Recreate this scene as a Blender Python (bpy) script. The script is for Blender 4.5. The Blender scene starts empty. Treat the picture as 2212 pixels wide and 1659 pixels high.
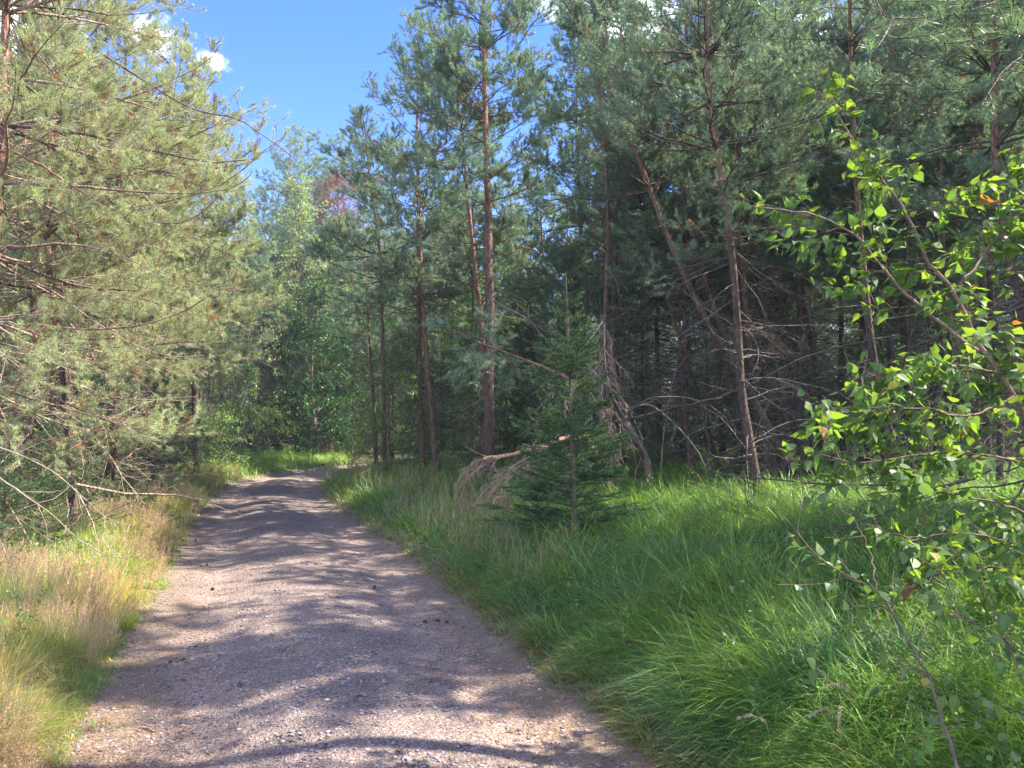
import bpy, math, random
import numpy as np
from mathutils import Vector

# ------------------------------------------------------------------ camera, sky, sun, exposure
sc = bpy.context.scene
COL = sc.collection
F = 1661.0            # focal length in units of a 2212 x 1659 picture
CX, CY, HZ = 1106.0, 829.5, 916.0
CAMZ = 1.55
PITCH = math.atan((HZ - CY) / F)
cam_d = bpy.data.cameras.new("camera")
cam = bpy.data.objects.new("camera", cam_d)
COL.objects.link(cam)
cam.location = (0, 0, CAMZ)
cam.rotation_euler = (math.pi / 2 + PITCH, 0, 0)
cam_d.sensor_width = 36.0
cam_d.lens = 36.0 * F / 2212.0
cam_d.clip_start = 0.05
cam_d.clip_end = 2000
sc.camera = cam

HAZE = 0.0012
SUN_AZ = math.radians(86)     # to the right of the view direction (+Y)
SUN_EL = math.radians(50)
sun_dir = Vector((math.sin(SUN_AZ) * math.cos(SUN_EL), math.cos(SUN_AZ) * math.cos(SUN_EL), math.sin(SUN_EL)))
sun_d = bpy.data.lights.new("sun", 'SUN')
sun_d.energy = 5.0
sun_d.angle = math.radians(0.53)
sun_d.color = (1.0, 0.93, 0.83)
sun = bpy.data.objects.new("sun", sun_d)
COL.objects.link(sun)
sun.rotation_euler = sun_dir.to_track_quat('Z', 'Y').to_euler()
sun.location = (30, 20, 40)

def pix_dir(xd, yd):
    a = (xd - CX) / F
    b = (CY - yd) / F
    v = np.array([a, math.cos(PITCH) - b * math.sin(PITCH), math.sin(PITCH) + b * math.cos(PITCH)])
    return v

def P(xd, yd, D):
    """point at depth D (metres along +Y) seen at picture position xd, yd"""
    v = pix_dir(xd, yd)
    return np.array([0, 0, CAMZ]) + v * (D / v[1])

w = bpy.data.worlds.new("World")
sc.world = w
w.use_nodes = True
nt = w.node_tree
N = nt.nodes
L = nt.links
N.clear()
out = N.new('ShaderNodeOutputWorld')
bg = N.new('ShaderNodeBackground')
sky = N.new('ShaderNodeTexSky')
sky.sky_type = 'NISHITA'
sky.sun_disc = False
sky.sun_elevation = SUN_EL
sky.sun_rotation = SUN_AZ
sky.altitude = 300
sky.air_density = 1.0
sky.dust_density = 0.4
sky.ozone_density = 2.0
hs = N.new('ShaderNodeHueSaturation')
hs.inputs['Saturation'].default_value = 1.34
hs.inputs['Hue'].default_value = 0.515
hs.inputs['Value'].default_value = 1.0
L.new(sky.outputs[0], hs.inputs['Color'])
# clouds: noise broken blobs about a few sky directions
tc = N.new('ShaderNodeTexCoord')
nz = N.new('ShaderNodeTexNoise')
nz.inputs['Scale'].default_value = 16
nz.inputs['Detail'].default_value = 8
nz.inputs['Roughness'].default_value = 0.6
L.new(tc.outputs['Generated'], nz.inputs['Vector'])
prev = None
for (xd, yd, rad, gain) in ((1375, 5, 0.085, 1.0), (1262, 62, 0.022, 0.9), (1268, 112, 0.018, 0.8), (468, 132, 0.036, 0.8),
                            (330, 70, 0.05, 0.6), (170, 60, 0.06, 0.6), (650, 88, 0.028, 0.28), (1330, -260, 0.2, 1.0), (-300, -200, 0.3, .9),
                            (2300, -500, 0.3, .9), (1750, 60, 0.06, .6)):
    d = Vector(pix_dir(xd, yd)).normalized()
    vm = N.new('ShaderNodeVectorMath'); vm.operation = 'DISTANCE'
    L.new(tc.outputs['Generated'], vm.inputs[0])
    vm.inputs[1].default_value = d
    mr = N.new('ShaderNodeMapRange')
    mr.inputs['From Min'].default_value = 0.0
    mr.inputs['From Max'].default_value = rad
    mr.inputs['To Min'].default_value = 0.75 * gain
    mr.inputs['To Max'].default_value = 0.0
    L.new(vm.outputs['Value'], mr.inputs['Value'])
    if prev is None:
        prev = mr.outputs[0]
    else:
        mx = N.new('ShaderNodeMath'); mx.operation = 'MAXIMUM'
        L.new(prev, mx.inputs[0]); L.new(mr.outputs[0], mx.inputs[1])
        prev = mx.outputs[0]
for dv, rad, gain in (((-.1, -.75, .65), .7, .85), ((-.75, -.1, .65), .4, .85), ((.9, .2, .5), .25, .0)):  # unseen clouds outside the view, added as neutral fill for the shade
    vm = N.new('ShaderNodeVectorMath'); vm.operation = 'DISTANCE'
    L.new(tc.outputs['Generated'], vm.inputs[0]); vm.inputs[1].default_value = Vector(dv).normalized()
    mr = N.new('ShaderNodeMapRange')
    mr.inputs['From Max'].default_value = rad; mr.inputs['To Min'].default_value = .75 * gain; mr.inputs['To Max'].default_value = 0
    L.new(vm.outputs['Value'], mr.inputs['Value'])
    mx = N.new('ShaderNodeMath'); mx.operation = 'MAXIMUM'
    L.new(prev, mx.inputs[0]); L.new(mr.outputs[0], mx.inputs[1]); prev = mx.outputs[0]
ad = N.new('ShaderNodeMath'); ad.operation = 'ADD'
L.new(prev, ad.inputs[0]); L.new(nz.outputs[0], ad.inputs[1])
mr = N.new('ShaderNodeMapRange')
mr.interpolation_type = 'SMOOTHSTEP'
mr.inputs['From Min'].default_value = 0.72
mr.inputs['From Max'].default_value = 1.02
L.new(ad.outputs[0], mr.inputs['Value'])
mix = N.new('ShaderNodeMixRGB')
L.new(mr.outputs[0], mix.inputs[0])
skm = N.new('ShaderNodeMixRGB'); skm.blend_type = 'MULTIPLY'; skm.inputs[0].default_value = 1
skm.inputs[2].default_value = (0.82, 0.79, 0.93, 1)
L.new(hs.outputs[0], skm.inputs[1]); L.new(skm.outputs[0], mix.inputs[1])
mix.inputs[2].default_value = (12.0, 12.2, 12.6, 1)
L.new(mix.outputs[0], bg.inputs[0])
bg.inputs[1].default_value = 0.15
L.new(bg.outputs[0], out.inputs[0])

sc.view_settings.view_transform = 'Standard'
sc.view_settings.look = 'None'
sc.view_settings.gamma = 1
sc.view_settings.exposure = 1.78
sc.render.engine = 'CYCLES'
cy = sc.cycles
cy.max_bounces = 8
cy.diffuse_bounces = 5
cy.glossy_bounces = 2
cy.transmission_bounces = 5
cy.transparent_max_bounces = 4
cy.use_denoising = True
cy.volume_bounces = 0
cy.denoising_prefilter = 'NONE'
cy.denoising_input_passes = 'RGB_ALBEDO_NORMAL'
cy.sample_clamp_indirect = 6
cy.use_adaptive_sampling = True
cy.adaptive_threshold = 0.008

# ------------------------------------------------------------------ helpers
UP = np.array([0., 0., 1.])

def nrm(v):
    return v / np.maximum(np.linalg.norm(v, axis=-1, keepdims=True), 1e-9)

class MB:
    """collects vertices, triangles, quads and one colour per face"""
    def __init__(s):
        s.v = []; s.f = []; s.n = 0; s.c = []
    def add(s, v, f, c):
        v = np.asarray(v, dtype=np.float32).reshape(-1, 3)
        f = np.asarray(f, dtype=np.int32)
        c = np.asarray(c, dtype=np.float32)
        if c.ndim == 1:
            c = np.broadcast_to(c, (len(f), 3))
        if len(f) == 0:
            return
        s.v.append(v)
        s.f.append(f + s.n)
        s.c.append(c)
        s.n += len(v)
    def build(s, name, mat, parent=None, smooth=False, origin=(0, 0, 0)):
        v = np.concatenate(s.v) - np.asarray(origin, dtype=np.float32)
        me = bpy.data.meshes.new(name)
        sizes = np.concatenate([np.full(len(f), f.shape[1], dtype=np.int32) for f in s.f])
        loops = np.concatenate([f.ravel() for f in s.f])
        starts = np.concatenate([[0], np.cumsum(sizes)[:-1]]).astype(np.int32)
        me.vertices.add(len(v)); me.vertices.foreach_set('co', v.ravel())
        me.loops.add(len(loops)); me.loops.foreach_set('vertex_index', loops)
        me.polygons.add(len(sizes)); me.polygons.foreach_set('loop_start', starts)
        me.update(calc_edges=True)
        if smooth:
            me.polygons.foreach_set('use_smooth', np.ones(len(sizes), dtype=bool))
        a = me.attributes.new('tone', 'FLOAT_VECTOR', 'FACE')
        a.data.foreach_set('vector', np.concatenate(s.c).astype(np.float32).ravel())
        me.materials.append(mat)
        o = bpy.data.objects.new(name, me)
        COL.objects.link(o)
        o.location = origin if parent is None else (0, 0, 0)
        if parent is not None:
            o.parent = parent
        return o

def thing(name, label, cat, loc=(0, 0, 0), group=None):
    o = bpy.data.objects.new(name, None)
    COL.objects.link(o)
    o.location = tuple(float(a) for a in loc)
    o['label'] = label; o['category'] = cat
    if group: o['group'] = group
    return o

def tag(o, label=None, cat=None, group=None, kind=None):
    if label: o['label'] = label
    if cat: o['category'] = cat
    if group: o['group'] = group
    if kind: o['kind'] = kind
    return o

def dup(root, loc, rz, scale, label, group=None, tilt=(0, 0)):
    r = root.copy(); COL.objects.link(r)
    r.location = tuple(float(a) for a in loc)
    r.rotation_euler = (tilt[0], tilt[1], rz)
    r.scale = scale if isinstance(scale, tuple) else (scale,) * 3
    r['label'] = label
    if group: r['group'] = group
    for ch in list(root.children):
        c = ch.copy(); COL.objects.link(c); c.parent = r
    return r

def spline(pts, n):
    pts = np.asarray(pts, dtype=float)
    if len(pts) == 2:
        t = np.linspace(0, 1, n)[:, None]
        return pts[0] * (1 - t) + pts[1] * t
    ext = np.vstack([2 * pts[0] - pts[1], pts, 2 * pts[-1] - pts[-2]])
    seg = np.linalg.norm(np.diff(pts, axis=0), axis=1)
    cum = np.concatenate([[0], np.cumsum(seg)])
    res = []
    for s in np.linspace(0, cum[-1], n):
        i = min(int(np.searchsorted(cum, s, 'right')) - 1, len(seg) - 1)
        t = (s - cum[i]) / max(seg[i], 1e-9)
        p0, p1, p2, p3 = ext[i], ext[i + 1], ext[i + 2], ext[i + 3]
        res.append(0.5 * (2 * p1 + (p2 - p0) * t + (2 * p0 - 5 * p1 + 4 * p2 - p3) * t * t + (3 * p1 - p0 - 3 * p2 + p3) * t ** 3))
    return np.array(res)

def tubes(mb, Pn, R, sides, col, cap=False):
    """batch of polylines Pn[B,K,3] with radii R[B,K]"""
    B, K, _ = Pn.shape
    if B == 0: return
    T = np.gradient(Pn, axis=1)
    T = nrm(T)
    ref = np.zeros((B, 1, 3)); ref[..., 0] = 1.0
    par = np.abs(T[:, :1, 0]) > 0.9
    ref[par] = np.array([0, 1., 0])
    A = nrm(np.cross(T, ref)); Bn = np.cross(T, A)
    th = np.arange(sides) * 2 * math.pi / sides
    ring = A[:, :, None, :] * np.cos(th)[None, None, :, None] + Bn[:, :, None, :] * np.sin(th)[None, None, :, None]
    V = Pn[:, :, None, :] + ring * R[:, :, None, None]
    idx = np.arange(B * K * sides).reshape(B, K, sides)
    a = idx[:, :-1, :]; b = idx[:, 1:, :]
    f = np.stack([a, np.roll(a, -1, 2), np.roll(b, -1, 2), b], -1).reshape(-1, 4)
    c = np.asarray(col, dtype=np.float32)
    if c.ndim == 2:
        c = np.repeat(c, (K - 1) * sides, axis=0)
    mb.add(V.reshape(-1, 3), f, c)

def at(Pn, idx, s):
    """interpolated position and tangent on polylines Pn[idx] at s in 0..1"""
    K = Pn.shape[1]
    x = np.clip(s, 0, 0.9999) * (K - 1)
    i = x.astype(int); t = (x - i)[:, None]
    a = Pn[idx, i]; b = Pn[idx, i + 1]
    return a * (1 - t) + b * t, nrm(b - a)

def grow(rng, base, d0, Ln, K, up=0.0, wig=0.12, droop=0.0):
    """polylines from base[B,3] in direction d0[B,3], length Ln[B]"""
    B = len(base)
    s = np.linspace(0, 1, K)
    pos = np.zeros((B, K, 3)); pos[:, 0] = base
    d = d0.copy()
    step = Ln / (K - 1)
    for k in range(1, K):
        u = s[k]
        d = nrm(d + rng.normal(0, wig, (B, 3)) + UP * (up * (u ** 1.3) - droop * (1 - u)) * 3.0 / K)
        pos[:, k] = pos[:, k - 1] + d * step[:, None]
    return pos

def lens(Pn):
    return np.linalg.norm(np.diff(Pn, axis=1), axis=2).sum(1)

def shoots(rng, Pn, per_m, smin, smax, lenf, ang, K, up=0.1, wig=0.1, flat=0.6, nmin=1, droop=0.0):
    """side twigs growing from parent polylines"""
    Ls = lens(Pn)
    cnt = np.maximum(nmin, rng.poisson(np.maximum(Ls * per_m, 0.01)))
    idx = np.repeat(np.arange(len(Pn)), cnt)
    n = len(idx)
    s = rng.uniform(smin, smax, n)
    p, t = at(Pn, idx, s)
    side = nrm(np.cross(t, UP) + 1e-4)
    up2 = np.cross(side, t)
    roll = rng.normal(0, 1 - flat, n) * 1.6 + np.where(rng.random(n) < 0.5, 0, math.pi)
    rad = side * np.cos(roll)[:, None] + up2 * np.sin(roll)[:, None]
    a = rng.uniform(ang[0], ang[1], n)[:, None]
    d = nrm(t * np.cos(a) + rad * np.sin(a) + UP * up)
    Ln = lenf(rng, s, Ls[idx])
    return grow(rng, p, d, Ln, K, up=up, wig=wig, droop=droop), idx

def needles(rng, mb, Pn, per_m, nlen, nwid, cols, spread=(0.45, 1.15), s0=0.0, tip=0, jit=0.15):
    """thin three cornered needles round the polylines; cols[B,3] one colour per twig"""
    Ls = lens(Pn)
    cnt = np.maximum(3, (Ls * (1 - s0) * per_m).astype(int)) + tip
    idx = np.repeat(np.arange(len(Pn)), cnt)
    n = len(idx)
    s = s0 + (1 - s0) * rng.random(n)
    p, t = at(Pn, idx, s)
    r = nrm(rng.normal(0, 1, (n, 3)))
    r = nrm(r - (r * t).sum(1, keepdims=True) * t)
    a = rng.uniform(spread[0], spread[1], n)[:, None]
    d = nrm(t * np.cos(a) + r * np.sin(a))
    ln = nlen * rng.uniform(0.7, 1.15, n)[:, None]
    sd = nrm(np.cross(d, rng.normal(0, 1, (n, 3)))) * (nwid * 0.5)
    V = np.stack([p - sd, p + sd, p + d * ln], 1)
    c = cols[idx] * rng.uniform(1 - jit, 1 + jit, (n, 1))
    mb.add(V.reshape(-1, 3), np.arange(n * 3).reshape(n, 3), c)

LEAF_DIAMOND = np.array([[0, 0, 0], [0.36, 0.42, 0.07], [0, 1.0, -0.06], [-0.36, 0.42, 0.07]])

def leaves(rng, mb, Pn, per_m, size, cols, s0=0.1, hang=0.5, shape=None, faces=None, petiole=0.3, nmin=1, jit=0.2, outc=None):
    """flat leaves with a fold, on short invisible-length stalks beside the twigs"""
    if shape is None:
        shape = LEAF_DIAMOND; faces = np.array([[0, 1, 2], [0, 2, 3]])
    Ls = lens(Pn)
    cnt = np.maximum(nmin, (Ls * per_m + rng.random(len(Ls))).astype(int))
    idx = np.repeat(np.arange(len(Pn)), cnt)
    n = len(idx)
    s = s0 + (1 - s0) * rng.random(n)
    p, t = at(Pn, idx, s)
    r = nrm(rng.normal(0, 1, (n, 3)))
    r = nrm(r - (r * t).sum(1, keepdims=True) * t)
    d = nrm(t * 0.5 + r * 0.9 - UP * hang)
    nn = nrm(rng.normal(0, 0.55, (n, 3)) + UP)
    sd = nrm(np.cross(d, nn)); nn = np.cross(sd, d)
    sz = size * rng.uniform(0.55, 1.2, n)
    p0 = p + d * (sz * petiole)[:, None]
    S = shape
    cu = rng.normal(1.2, 1.6, (n, 1, 1)); wx = rng.uniform(.7, 1.12, (n, 1, 1)); sk = rng.normal(0, .12, (n, 1, 1))
    V = p0[:, None] + (sd[:, None] * (S[None, :, 0:1] * wx + sk * S[None, :, 1:2] ** 2) + d[:, None] * S[None, :, 1:2] + nn[:, None] * S[None, :, 2:3] * cu) * sz[:, None, None]
    m = len(S)
    f = (faces[None] + (np.arange(n) * m)[:, None, None]).reshape(-1, faces.shape[1])
    c = cols(rng, n) if callable(cols) else np.broadcast_to(cols, (n, 3)) * rng.uniform(1 - jit, 1 + jit, (n, 1))
    mb.add(V.reshape(-1, 3), f, np.repeat(c, len(faces), 0))
    if outc is not None:      # leaf stalks
        tubes(outc[0], np.stack([p, (p + p0) / 2 + UP * sz[:, None] * 0.03, p0], 1), np.full((n, 3), 0.0006), 3, outc[1])

# ------------------------------------------------------------------ materials
def new_mat(name):
    m = bpy.data.materials.new(name)
    m.use_nodes = True
    n = m.node_tree.nodes; n.clear()
    return m, n, m.node_tree.links

def leaf_mat(name, trans=0.35, rough=0.5, spec=0.3, tboost=(1.25, 1.35, 0.5), bump=0):
    m, n, l = new_mat(name)
    o = n.new('ShaderNodeOutputMaterial')
    a = n.new('ShaderNodeAttribute'); a.attribute_name = 'tone'
    p = n.new('ShaderNodeBsdfPrincipled')
    p.inputs['Roughness'].default_value = rough
    p.inputs['Specular IOR Level'].default_value = spec
    l.new(a.outputs['Color'], p.inputs['Base Color'])
    t = n.new('ShaderNodeBsdfTranslucent')
    mu = n.new('ShaderNodeMixRGB'); mu.blend_type = 'MULTIPLY'; mu.inputs[0].default_value = 1
    l.new(a.outputs['Color'], mu.inputs[1]); mu.inputs[2].default_value = (*[min(1.0, q) if False else q for q in tboost], 1)
    l.new(mu.outputs[0], t.inputs['Color'])
    mx = n.new('ShaderNodeMixShader'); mx.inputs[0].default_value = trans
    l.new(p.outputs[0], mx.inputs[1]); l.new(t.outputs[0], mx.inputs[2])
    l.new(mx.outputs[0], o.inputs[0])
    return m

def bark_mat(name, scale=14, strength=0.6, contrast=0.5):
    m, n, l = new_mat(name)
    o = n.new('ShaderNodeOutputMaterial')
    a = n.new('ShaderNodeAttribute'); a.attribute_name = 'tone'
    p = n.new('ShaderNodeBsdfPrincipled')
    p.inputs['Roughness'].default_value = 0.85
    p.inputs['Specular IOR Level'].default_value = 0.25
    tcn = n.new('ShaderNodeTexCoord')
    mp = n.new('ShaderNodeMapping'); mp.inputs['Scale'].default_value = (1, 1, 0.3)
    l.new(tcn.outputs['Object'], mp.inputs[0])
    v = n.new('ShaderNodeTexVoronoi'); v.inputs['Scale'].default_value = scale * 2.2
    v.feature = 'DISTANCE_TO_EDGE'
    l.new(mp.outputs[0], v.inputs['Vector'])
    nz = n.new('ShaderNodeTexNoise'); nz.inputs['Scale'].default_value = scale; nz.inputs['Detail'].default_value = 6
    l.new(mp.outputs[0], nz.inputs['Vector'])
    r = n.new('ShaderNodeMapRange'); r.inputs['From Min'].default_value = 0.0; r.inputs['From Max'].default_value = 0.25
    r.inputs['To Min'].default_value = 1 - contrast; r.inputs['To Max'].default_value = 1.1
    l.new(v.outputs['Distance'], r.inputs['Value'])
    r2 = n.new('ShaderNodeMapRange'); r2.inputs['From Min'].default_value = 0.3; r2.inputs['From Max'].default_value = 0.7
    r2.inputs['To Min'].default_value = 0.6; r2.inputs['To Max'].default_value = 1.45
    l.new(nz.outputs[0], r2.inputs['Value'])
    mm = n.new('ShaderNodeMath'); mm.operation = 'MULTIPLY'
    l.new(r.outputs[0], mm.inputs[0]); l.new(r2.outputs[0], mm.inputs[1])
    vm = n.new('ShaderNodeVectorMath'); vm.operation = 'SCALE'
    l.new(a.outputs['Vector'], vm.inputs[0]); l.new(mm.outputs[0], vm.inputs['Scale'])
    l.new(vm.outputs[0], p.inputs['Base Color'])
    b = n.new('ShaderNodeBump'); b.inputs['Strength'].default_value = strength; b.inputs['Distance'].default_value = 0.02
    l.new(mm.outputs[0], b.inputs['Height']); l.new(b.outputs[0], p.inputs['Normal'])
    l.new(p.outputs[0], o.inputs[0])
    return m

M_needle = leaf_mat('pine_needles', trans=0.36, rough=0.40, spec=0.6, tboost=(1.3, 1.3, 0.75))
M_spruce = leaf_mat('spruce_needles', trans=0.2, rough=0.45, spec=0.35, tboost=(1.3, 1.3, 0.5))
M_leaf = leaf_mat('broad_leaves', trans=0.42, rough=0.42, spec=0.4, tboost=(1.5, 1.6, 0.5))
M_birch = leaf_mat('birch_leaves', trans=0.42, rough=0.48, spec=0.35, tboost=(2.5, 2.5, 0.5))
M_grass = leaf_mat('grass_blades', trans=0.42, rough=0.45, spec=0.4, tboost=(1.4, 1.5, 0.5))
M_dead = leaf_mat('dead_needles', trans=0.25, rough=0.8, spec=0.1, tboost=(1.1, 1.0, 0.9))
M_bark = bark_mat('pine_bark')
M_twig = bark_mat('twig_bark', scale=30, strength=0.2, contrast=0.2)

# ------------------------------------------------------------------ terrain shape
CP = np.array([(2.6, -10), (1.3, -4), (0.35, 0), (-0.62, 3.5), (-0.97, 4.4), (-1.5, 5.95), (-2.32, 8.5), (-3.43, 11.5), (-4.6, 14.8),
               (-5.6, 17.9), (-6.15, 20), (-6.2, 22.5), (-5.7, 25.3), (-4.7, 28), (-2.6, 31), (2, 34), (9, 36.5), (20, 38.5), (40, 41)], dtype=float)
PATHC = spline(np.c_[CP, np.zeros(len(CP))], 420)[:, :2]
PT = nrm(np.gradient(PATHC, axis=0))
HW = 1.42

def path_uv(x, y):
    """signed distance from the path centre (positive to the right)"""
    x = np.asarray(x, dtype=float); y = np.asarray(y, dtype=float)
    sh = x.shape
    q = np.stack([x.ravel(), y.ravel()], 1)
    res = np.empty(len(q))
    for i in range(0, len(q), 20000):
        c = q[i:i + 20000]
        d = ((c[:, None] - PATHC[None]) ** 2).sum(2)
        j = d.argmin(1)
        dv = c - PATHC[j]
        side = dv[:, 0] * PT[j, 1] - dv[:, 1] * PT[j, 0]
        res[i:i + 20000] = np.sqrt(d[np.arange(len(c)), j]) * np.sign(side)
    res *= 1 + .18 * np.clip((q[:, 1] - 9) / 9, 0, 1)
    return res.reshape(sh)

def vnoise(x, y, seed=0):
    r = np.random.default_rng(seed)
    z = 0
    for k in range(7):
        a = r.uniform(0, 6.28); f = r.uniform(0.6, 1.6); ph = r.uniform(0, 6.28)
        z = z + np.sin((x * math.cos(a) + y * math.sin(a)) * f + ph)
    return z / 7

def gz(x, y, d=None):
    x = np.asarray(x, dtype=float); y = np.asarray(y, dtype=float)
    if d is None: d = path_uv(x, y)
    u = np.abs(d) / HW
    crown = 0.085 * np.exp(-(u / 0.45) ** 2) - .02 * np.exp(-((u - .55) / .14) ** 2) + 0.05 * np.clip((u - 0.8) / 0.4, 0, 1)
    verge = 0.16 * (1 - np.exp(-np.clip(np.abs(d) - HW, 0, 99) / 0.9)) + np.where(d > 0, .06 * np.clip(d - 1.6, 0, 5) + .01 * np.clip(d - 6.6, 0, 20), .012 * np.clip(-d - 2.5, 0, 14))
    z = crown + verge + 0.022 * vnoise(x * 2.2, y * 2.2, 3) + 0.012 * vnoise(x * 6, y * 6, 5)
    z = z + np.clip(u - 1, 0, 1) * 0.07 * vnoise(x * 1.3, y * 1.3, 9)
    return z - 0.05

# path edge wobble, shared by the ground colours and the path sheet
def edge_w(y, side):
    return HW + 0.06 * np.sin(y * 1.1 + side) + 0.03 * np.sin(y * 2.9 + 2 * side)

def grid_mesh(name, xs, ys, zf, mat, colf):
    X, Y = np.meshgrid(xs, ys)
    Z = zf(X, Y)
    V = np.stack([X, Y, Z], -1).reshape(-1, 3)
    nx, ny = len(xs), len(ys)
    i = np.arange(nx * ny).reshape(ny, nx)
    f = np.stack([i[:-1, :-1], i[:-1, 1:], i[1:, 1:], i[1:, :-1]], -1).reshape(-1, 4)
    mb = MB()
    cx = X.ravel()[f].mean(1); cy_ = Y.ravel()[f].mean(1)
    mb.add(V, f, colf(cx, cy_))
    return mb.build(name, mat, smooth=True)

def ground_mat():
    m, n, l = new_mat('forest_floor')
    o = n.new('ShaderNodeOutputMaterial')
    p = n.new('ShaderNodeBsdfPrincipled'); p.inputs['Roughness'].default_value = 0.95
    p.inputs['Specular IOR Level'].default_value = 0.1
    t = n.new('ShaderNodeTexCoord')
    nz = n.new('ShaderNodeTexNoise'); nz.inputs['Scale'].default_value = 3; nz.inputs['Detail'].default_value = 12; nz.inputs['Roughness'].default_value = .7
    l.new(t.outputs['Object'], nz.inputs['Vector'])
    cr = n.new('ShaderNodeValToRGB')
    cr.color_ramp.elements[0].position = 0.3; cr.color_ramp.elements[0].color = (0.035, 0.028, 0.016, 1)
    cr.color_ramp.elements[1].position = 0.7; cr.color_ramp.elements[1].color = (0.13, 0.10, 0.06, 1)
    e = cr.color_ramp.elements.new(0.5); e.color = (0.055, 0.06, 0.022, 1)
    l.new(nz.outputs[0], cr.inputs[0]); l.new(cr.outputs[0], p.inputs['Base Color'])
    b = n.new('ShaderNodeBump'); b.inputs['Strength'].default_value = 0.8; b.inputs['Distance'].default_value = 0.05
    l.new(nz.outputs[0], b.inputs['Height']); l.new(b.outputs[0], p.inputs['Normal'])
    l.new(p.outputs[0], o.inputs[0])
    return m

def path_mat():
    m, n, l = new_mat('path_gravel')
    o = n.new('ShaderNodeOutputMaterial')
    p = n.new('ShaderNodeBsdfPrincipled'); p.inputs['Roughness'].default_value = 0.9
    p.inputs['Specular IOR Level'].default_value = 0.2
    t = n.new('ShaderNodeTexCoord')
    a = n.new('ShaderNodeAttribute'); a.attribute_name = 'tone'
    sep = n.new('ShaderNodeSeparateXYZ'); l.new(a.outputs['Vector'], sep.inputs[0])
    # fine grit
    v = n.new('ShaderNodeTexVoronoi'); v.inputs['Scale'].default_value = 130
    l.new(t.outputs['Object'], v.inputs['Vector'])
    v2 = n.new('ShaderNodeTexVoronoi'); v2.inputs['Scale'].default_value = 38
    l.new(t.outputs['Object'], v2.inputs['Vector'])
    nz = n.new('ShaderNodeTexNoise'); nz.inputs['Scale'].default_value = 1.6; nz.inputs['Detail'].default_value = 10; nz.inputs['Roughness'].default_value = .65
    l.new(t.outputs['Object'], nz.inputs['Vector'])
    cr = n.new('ShaderNodeValToRGB')
    els = cr.color_ramp.elements
    els[0].position = 0.0; els[0].color = (0.09, 0.073, 0.068, 1)
    els[1].position = 1.0; els[1].color = (0.46, 0.41, 0.36, 1)
    for pos, c in ((0.3, (0.205, 0.163, 0.140, 1)), (0.6, (0.285, 0.225, 0.19, 1)), (0.85, (0.345, 0.265, 0.22, 1))):
        e = els.new(pos); e.color = c
    sx = n.new('ShaderNodeSeparateColor'); l.new(v.outputs['Color'], sx.inputs[0])
    l.new(sx.outputs[0], cr.inputs[0])
    cr2 = n.new('ShaderNodeValToRGB')
    cr2.color_ramp.elements[0].position = 0.35; cr2.color_ramp.elements[0].color = (0.78, 0.74, 0.74, 1)
    cr2.color_ramp.elements[1].position = 0.68; cr2.color_ramp.elements[1].color = (1.22, 1.16, 1.12, 1)
    l.new(nz.outputs[0], cr2.inputs[0])
    mu = n.new('ShaderNodeMixRGB'); mu.blend_type = 'MULTIPLY'; mu.inputs[0].default_value = 1
    l.new(cr.outputs[0], mu.inputs[1]); l.new(cr2.outputs[0], mu.inputs[2])
    trk = n.new('ShaderNodeMath'); trk.operation = 'MULTIPLY_ADD'; trk.inputs[1].default_value = .28; trk.inputs[2].default_value = .92
    l.new(sep.outputs[1], trk.inputs[0])
    vt = n.new('ShaderNodeVectorMath'); vt.operation = 'SCALE'; l.new(mu.outputs[0], vt.inputs[0]); l.new(trk.outputs[0], vt.inputs['Scale'])
    mu = vt
    # needle litter toward the edges
    nz2 = n.new('ShaderNodeTexNoise'); nz2.inputs['Scale'].default_value = 9; nz2.inputs['Detail'].default_value = 9; nz2.inputs['Roughness'].default_value = .8
    l.new(t.outputs['Object'], nz2.inputs['Vector'])
    s1 = n.new('ShaderNodeMath'); s1.operation = 'MULTIPLY'; l.new(nz2.outputs[0], s1.inputs[0]); l.new(sep.outputs[0], s1.inputs[1])
    mr = n.new('ShaderNodeMapRange'); mr.inputs['From Min'].default_value = 0.22; mr.inputs['From Max'].default_value = 0.42; mr.inputs['To Max'].default_value = 0.85
    l.new(s1.outputs[0], mr.inputs['Value'])
    mx = n.new('ShaderNodeMixRGB'); l.new(mr.outputs[0], mx.inputs[0]); l.new(mu.outputs[0], mx.inputs[1])
    lit = n.new('ShaderNodeMixRGB'); l.new(sx.outputs[1], lit.inputs[0])
    lit.inputs[1].default_value = (0.13, 0.105, 0.08, 1); lit.inputs[2].default_value = (0.36, 0.29, 0.22, 1)
    l.new(lit.outputs[0], mx.inputs[2])
    l.new(mx.outputs[0], p.inputs['Base Color'])
    h = n.new('ShaderNodeMath'); h.operation = 'ADD'
    h1 = n.new('ShaderNodeMath'); h1.operation = 'MULTIPLY'; h1.inputs[1].default_value = -1.2
    l.new(v2.outputs['Distance'], h1.inputs[0])
    l.new(v.outputs['Distance'], h.inputs[0]); l.new(h1.outputs[0], h.inputs[1])
    h2 = n.new('ShaderNodeMath'); h2.operation = 'MULTIPLY_ADD'; h2.inputs[1].default_value = 2.0
    l.new(nz2.outputs[0], h2.inputs[0]); l.new(h.outputs[0], h2.inputs[2])
    b = n.new('ShaderNodeBump'); b.inputs['Strength'].default_value = 0.7; b.inputs['Distance'].default_value = 0.012
    l.new(h2.outputs[0], b.inputs['Height']); l.new(b.outputs[0], p.inputs['Normal'])
    l.new(p.outputs[0], o.inputs[0])
    return m

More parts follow.
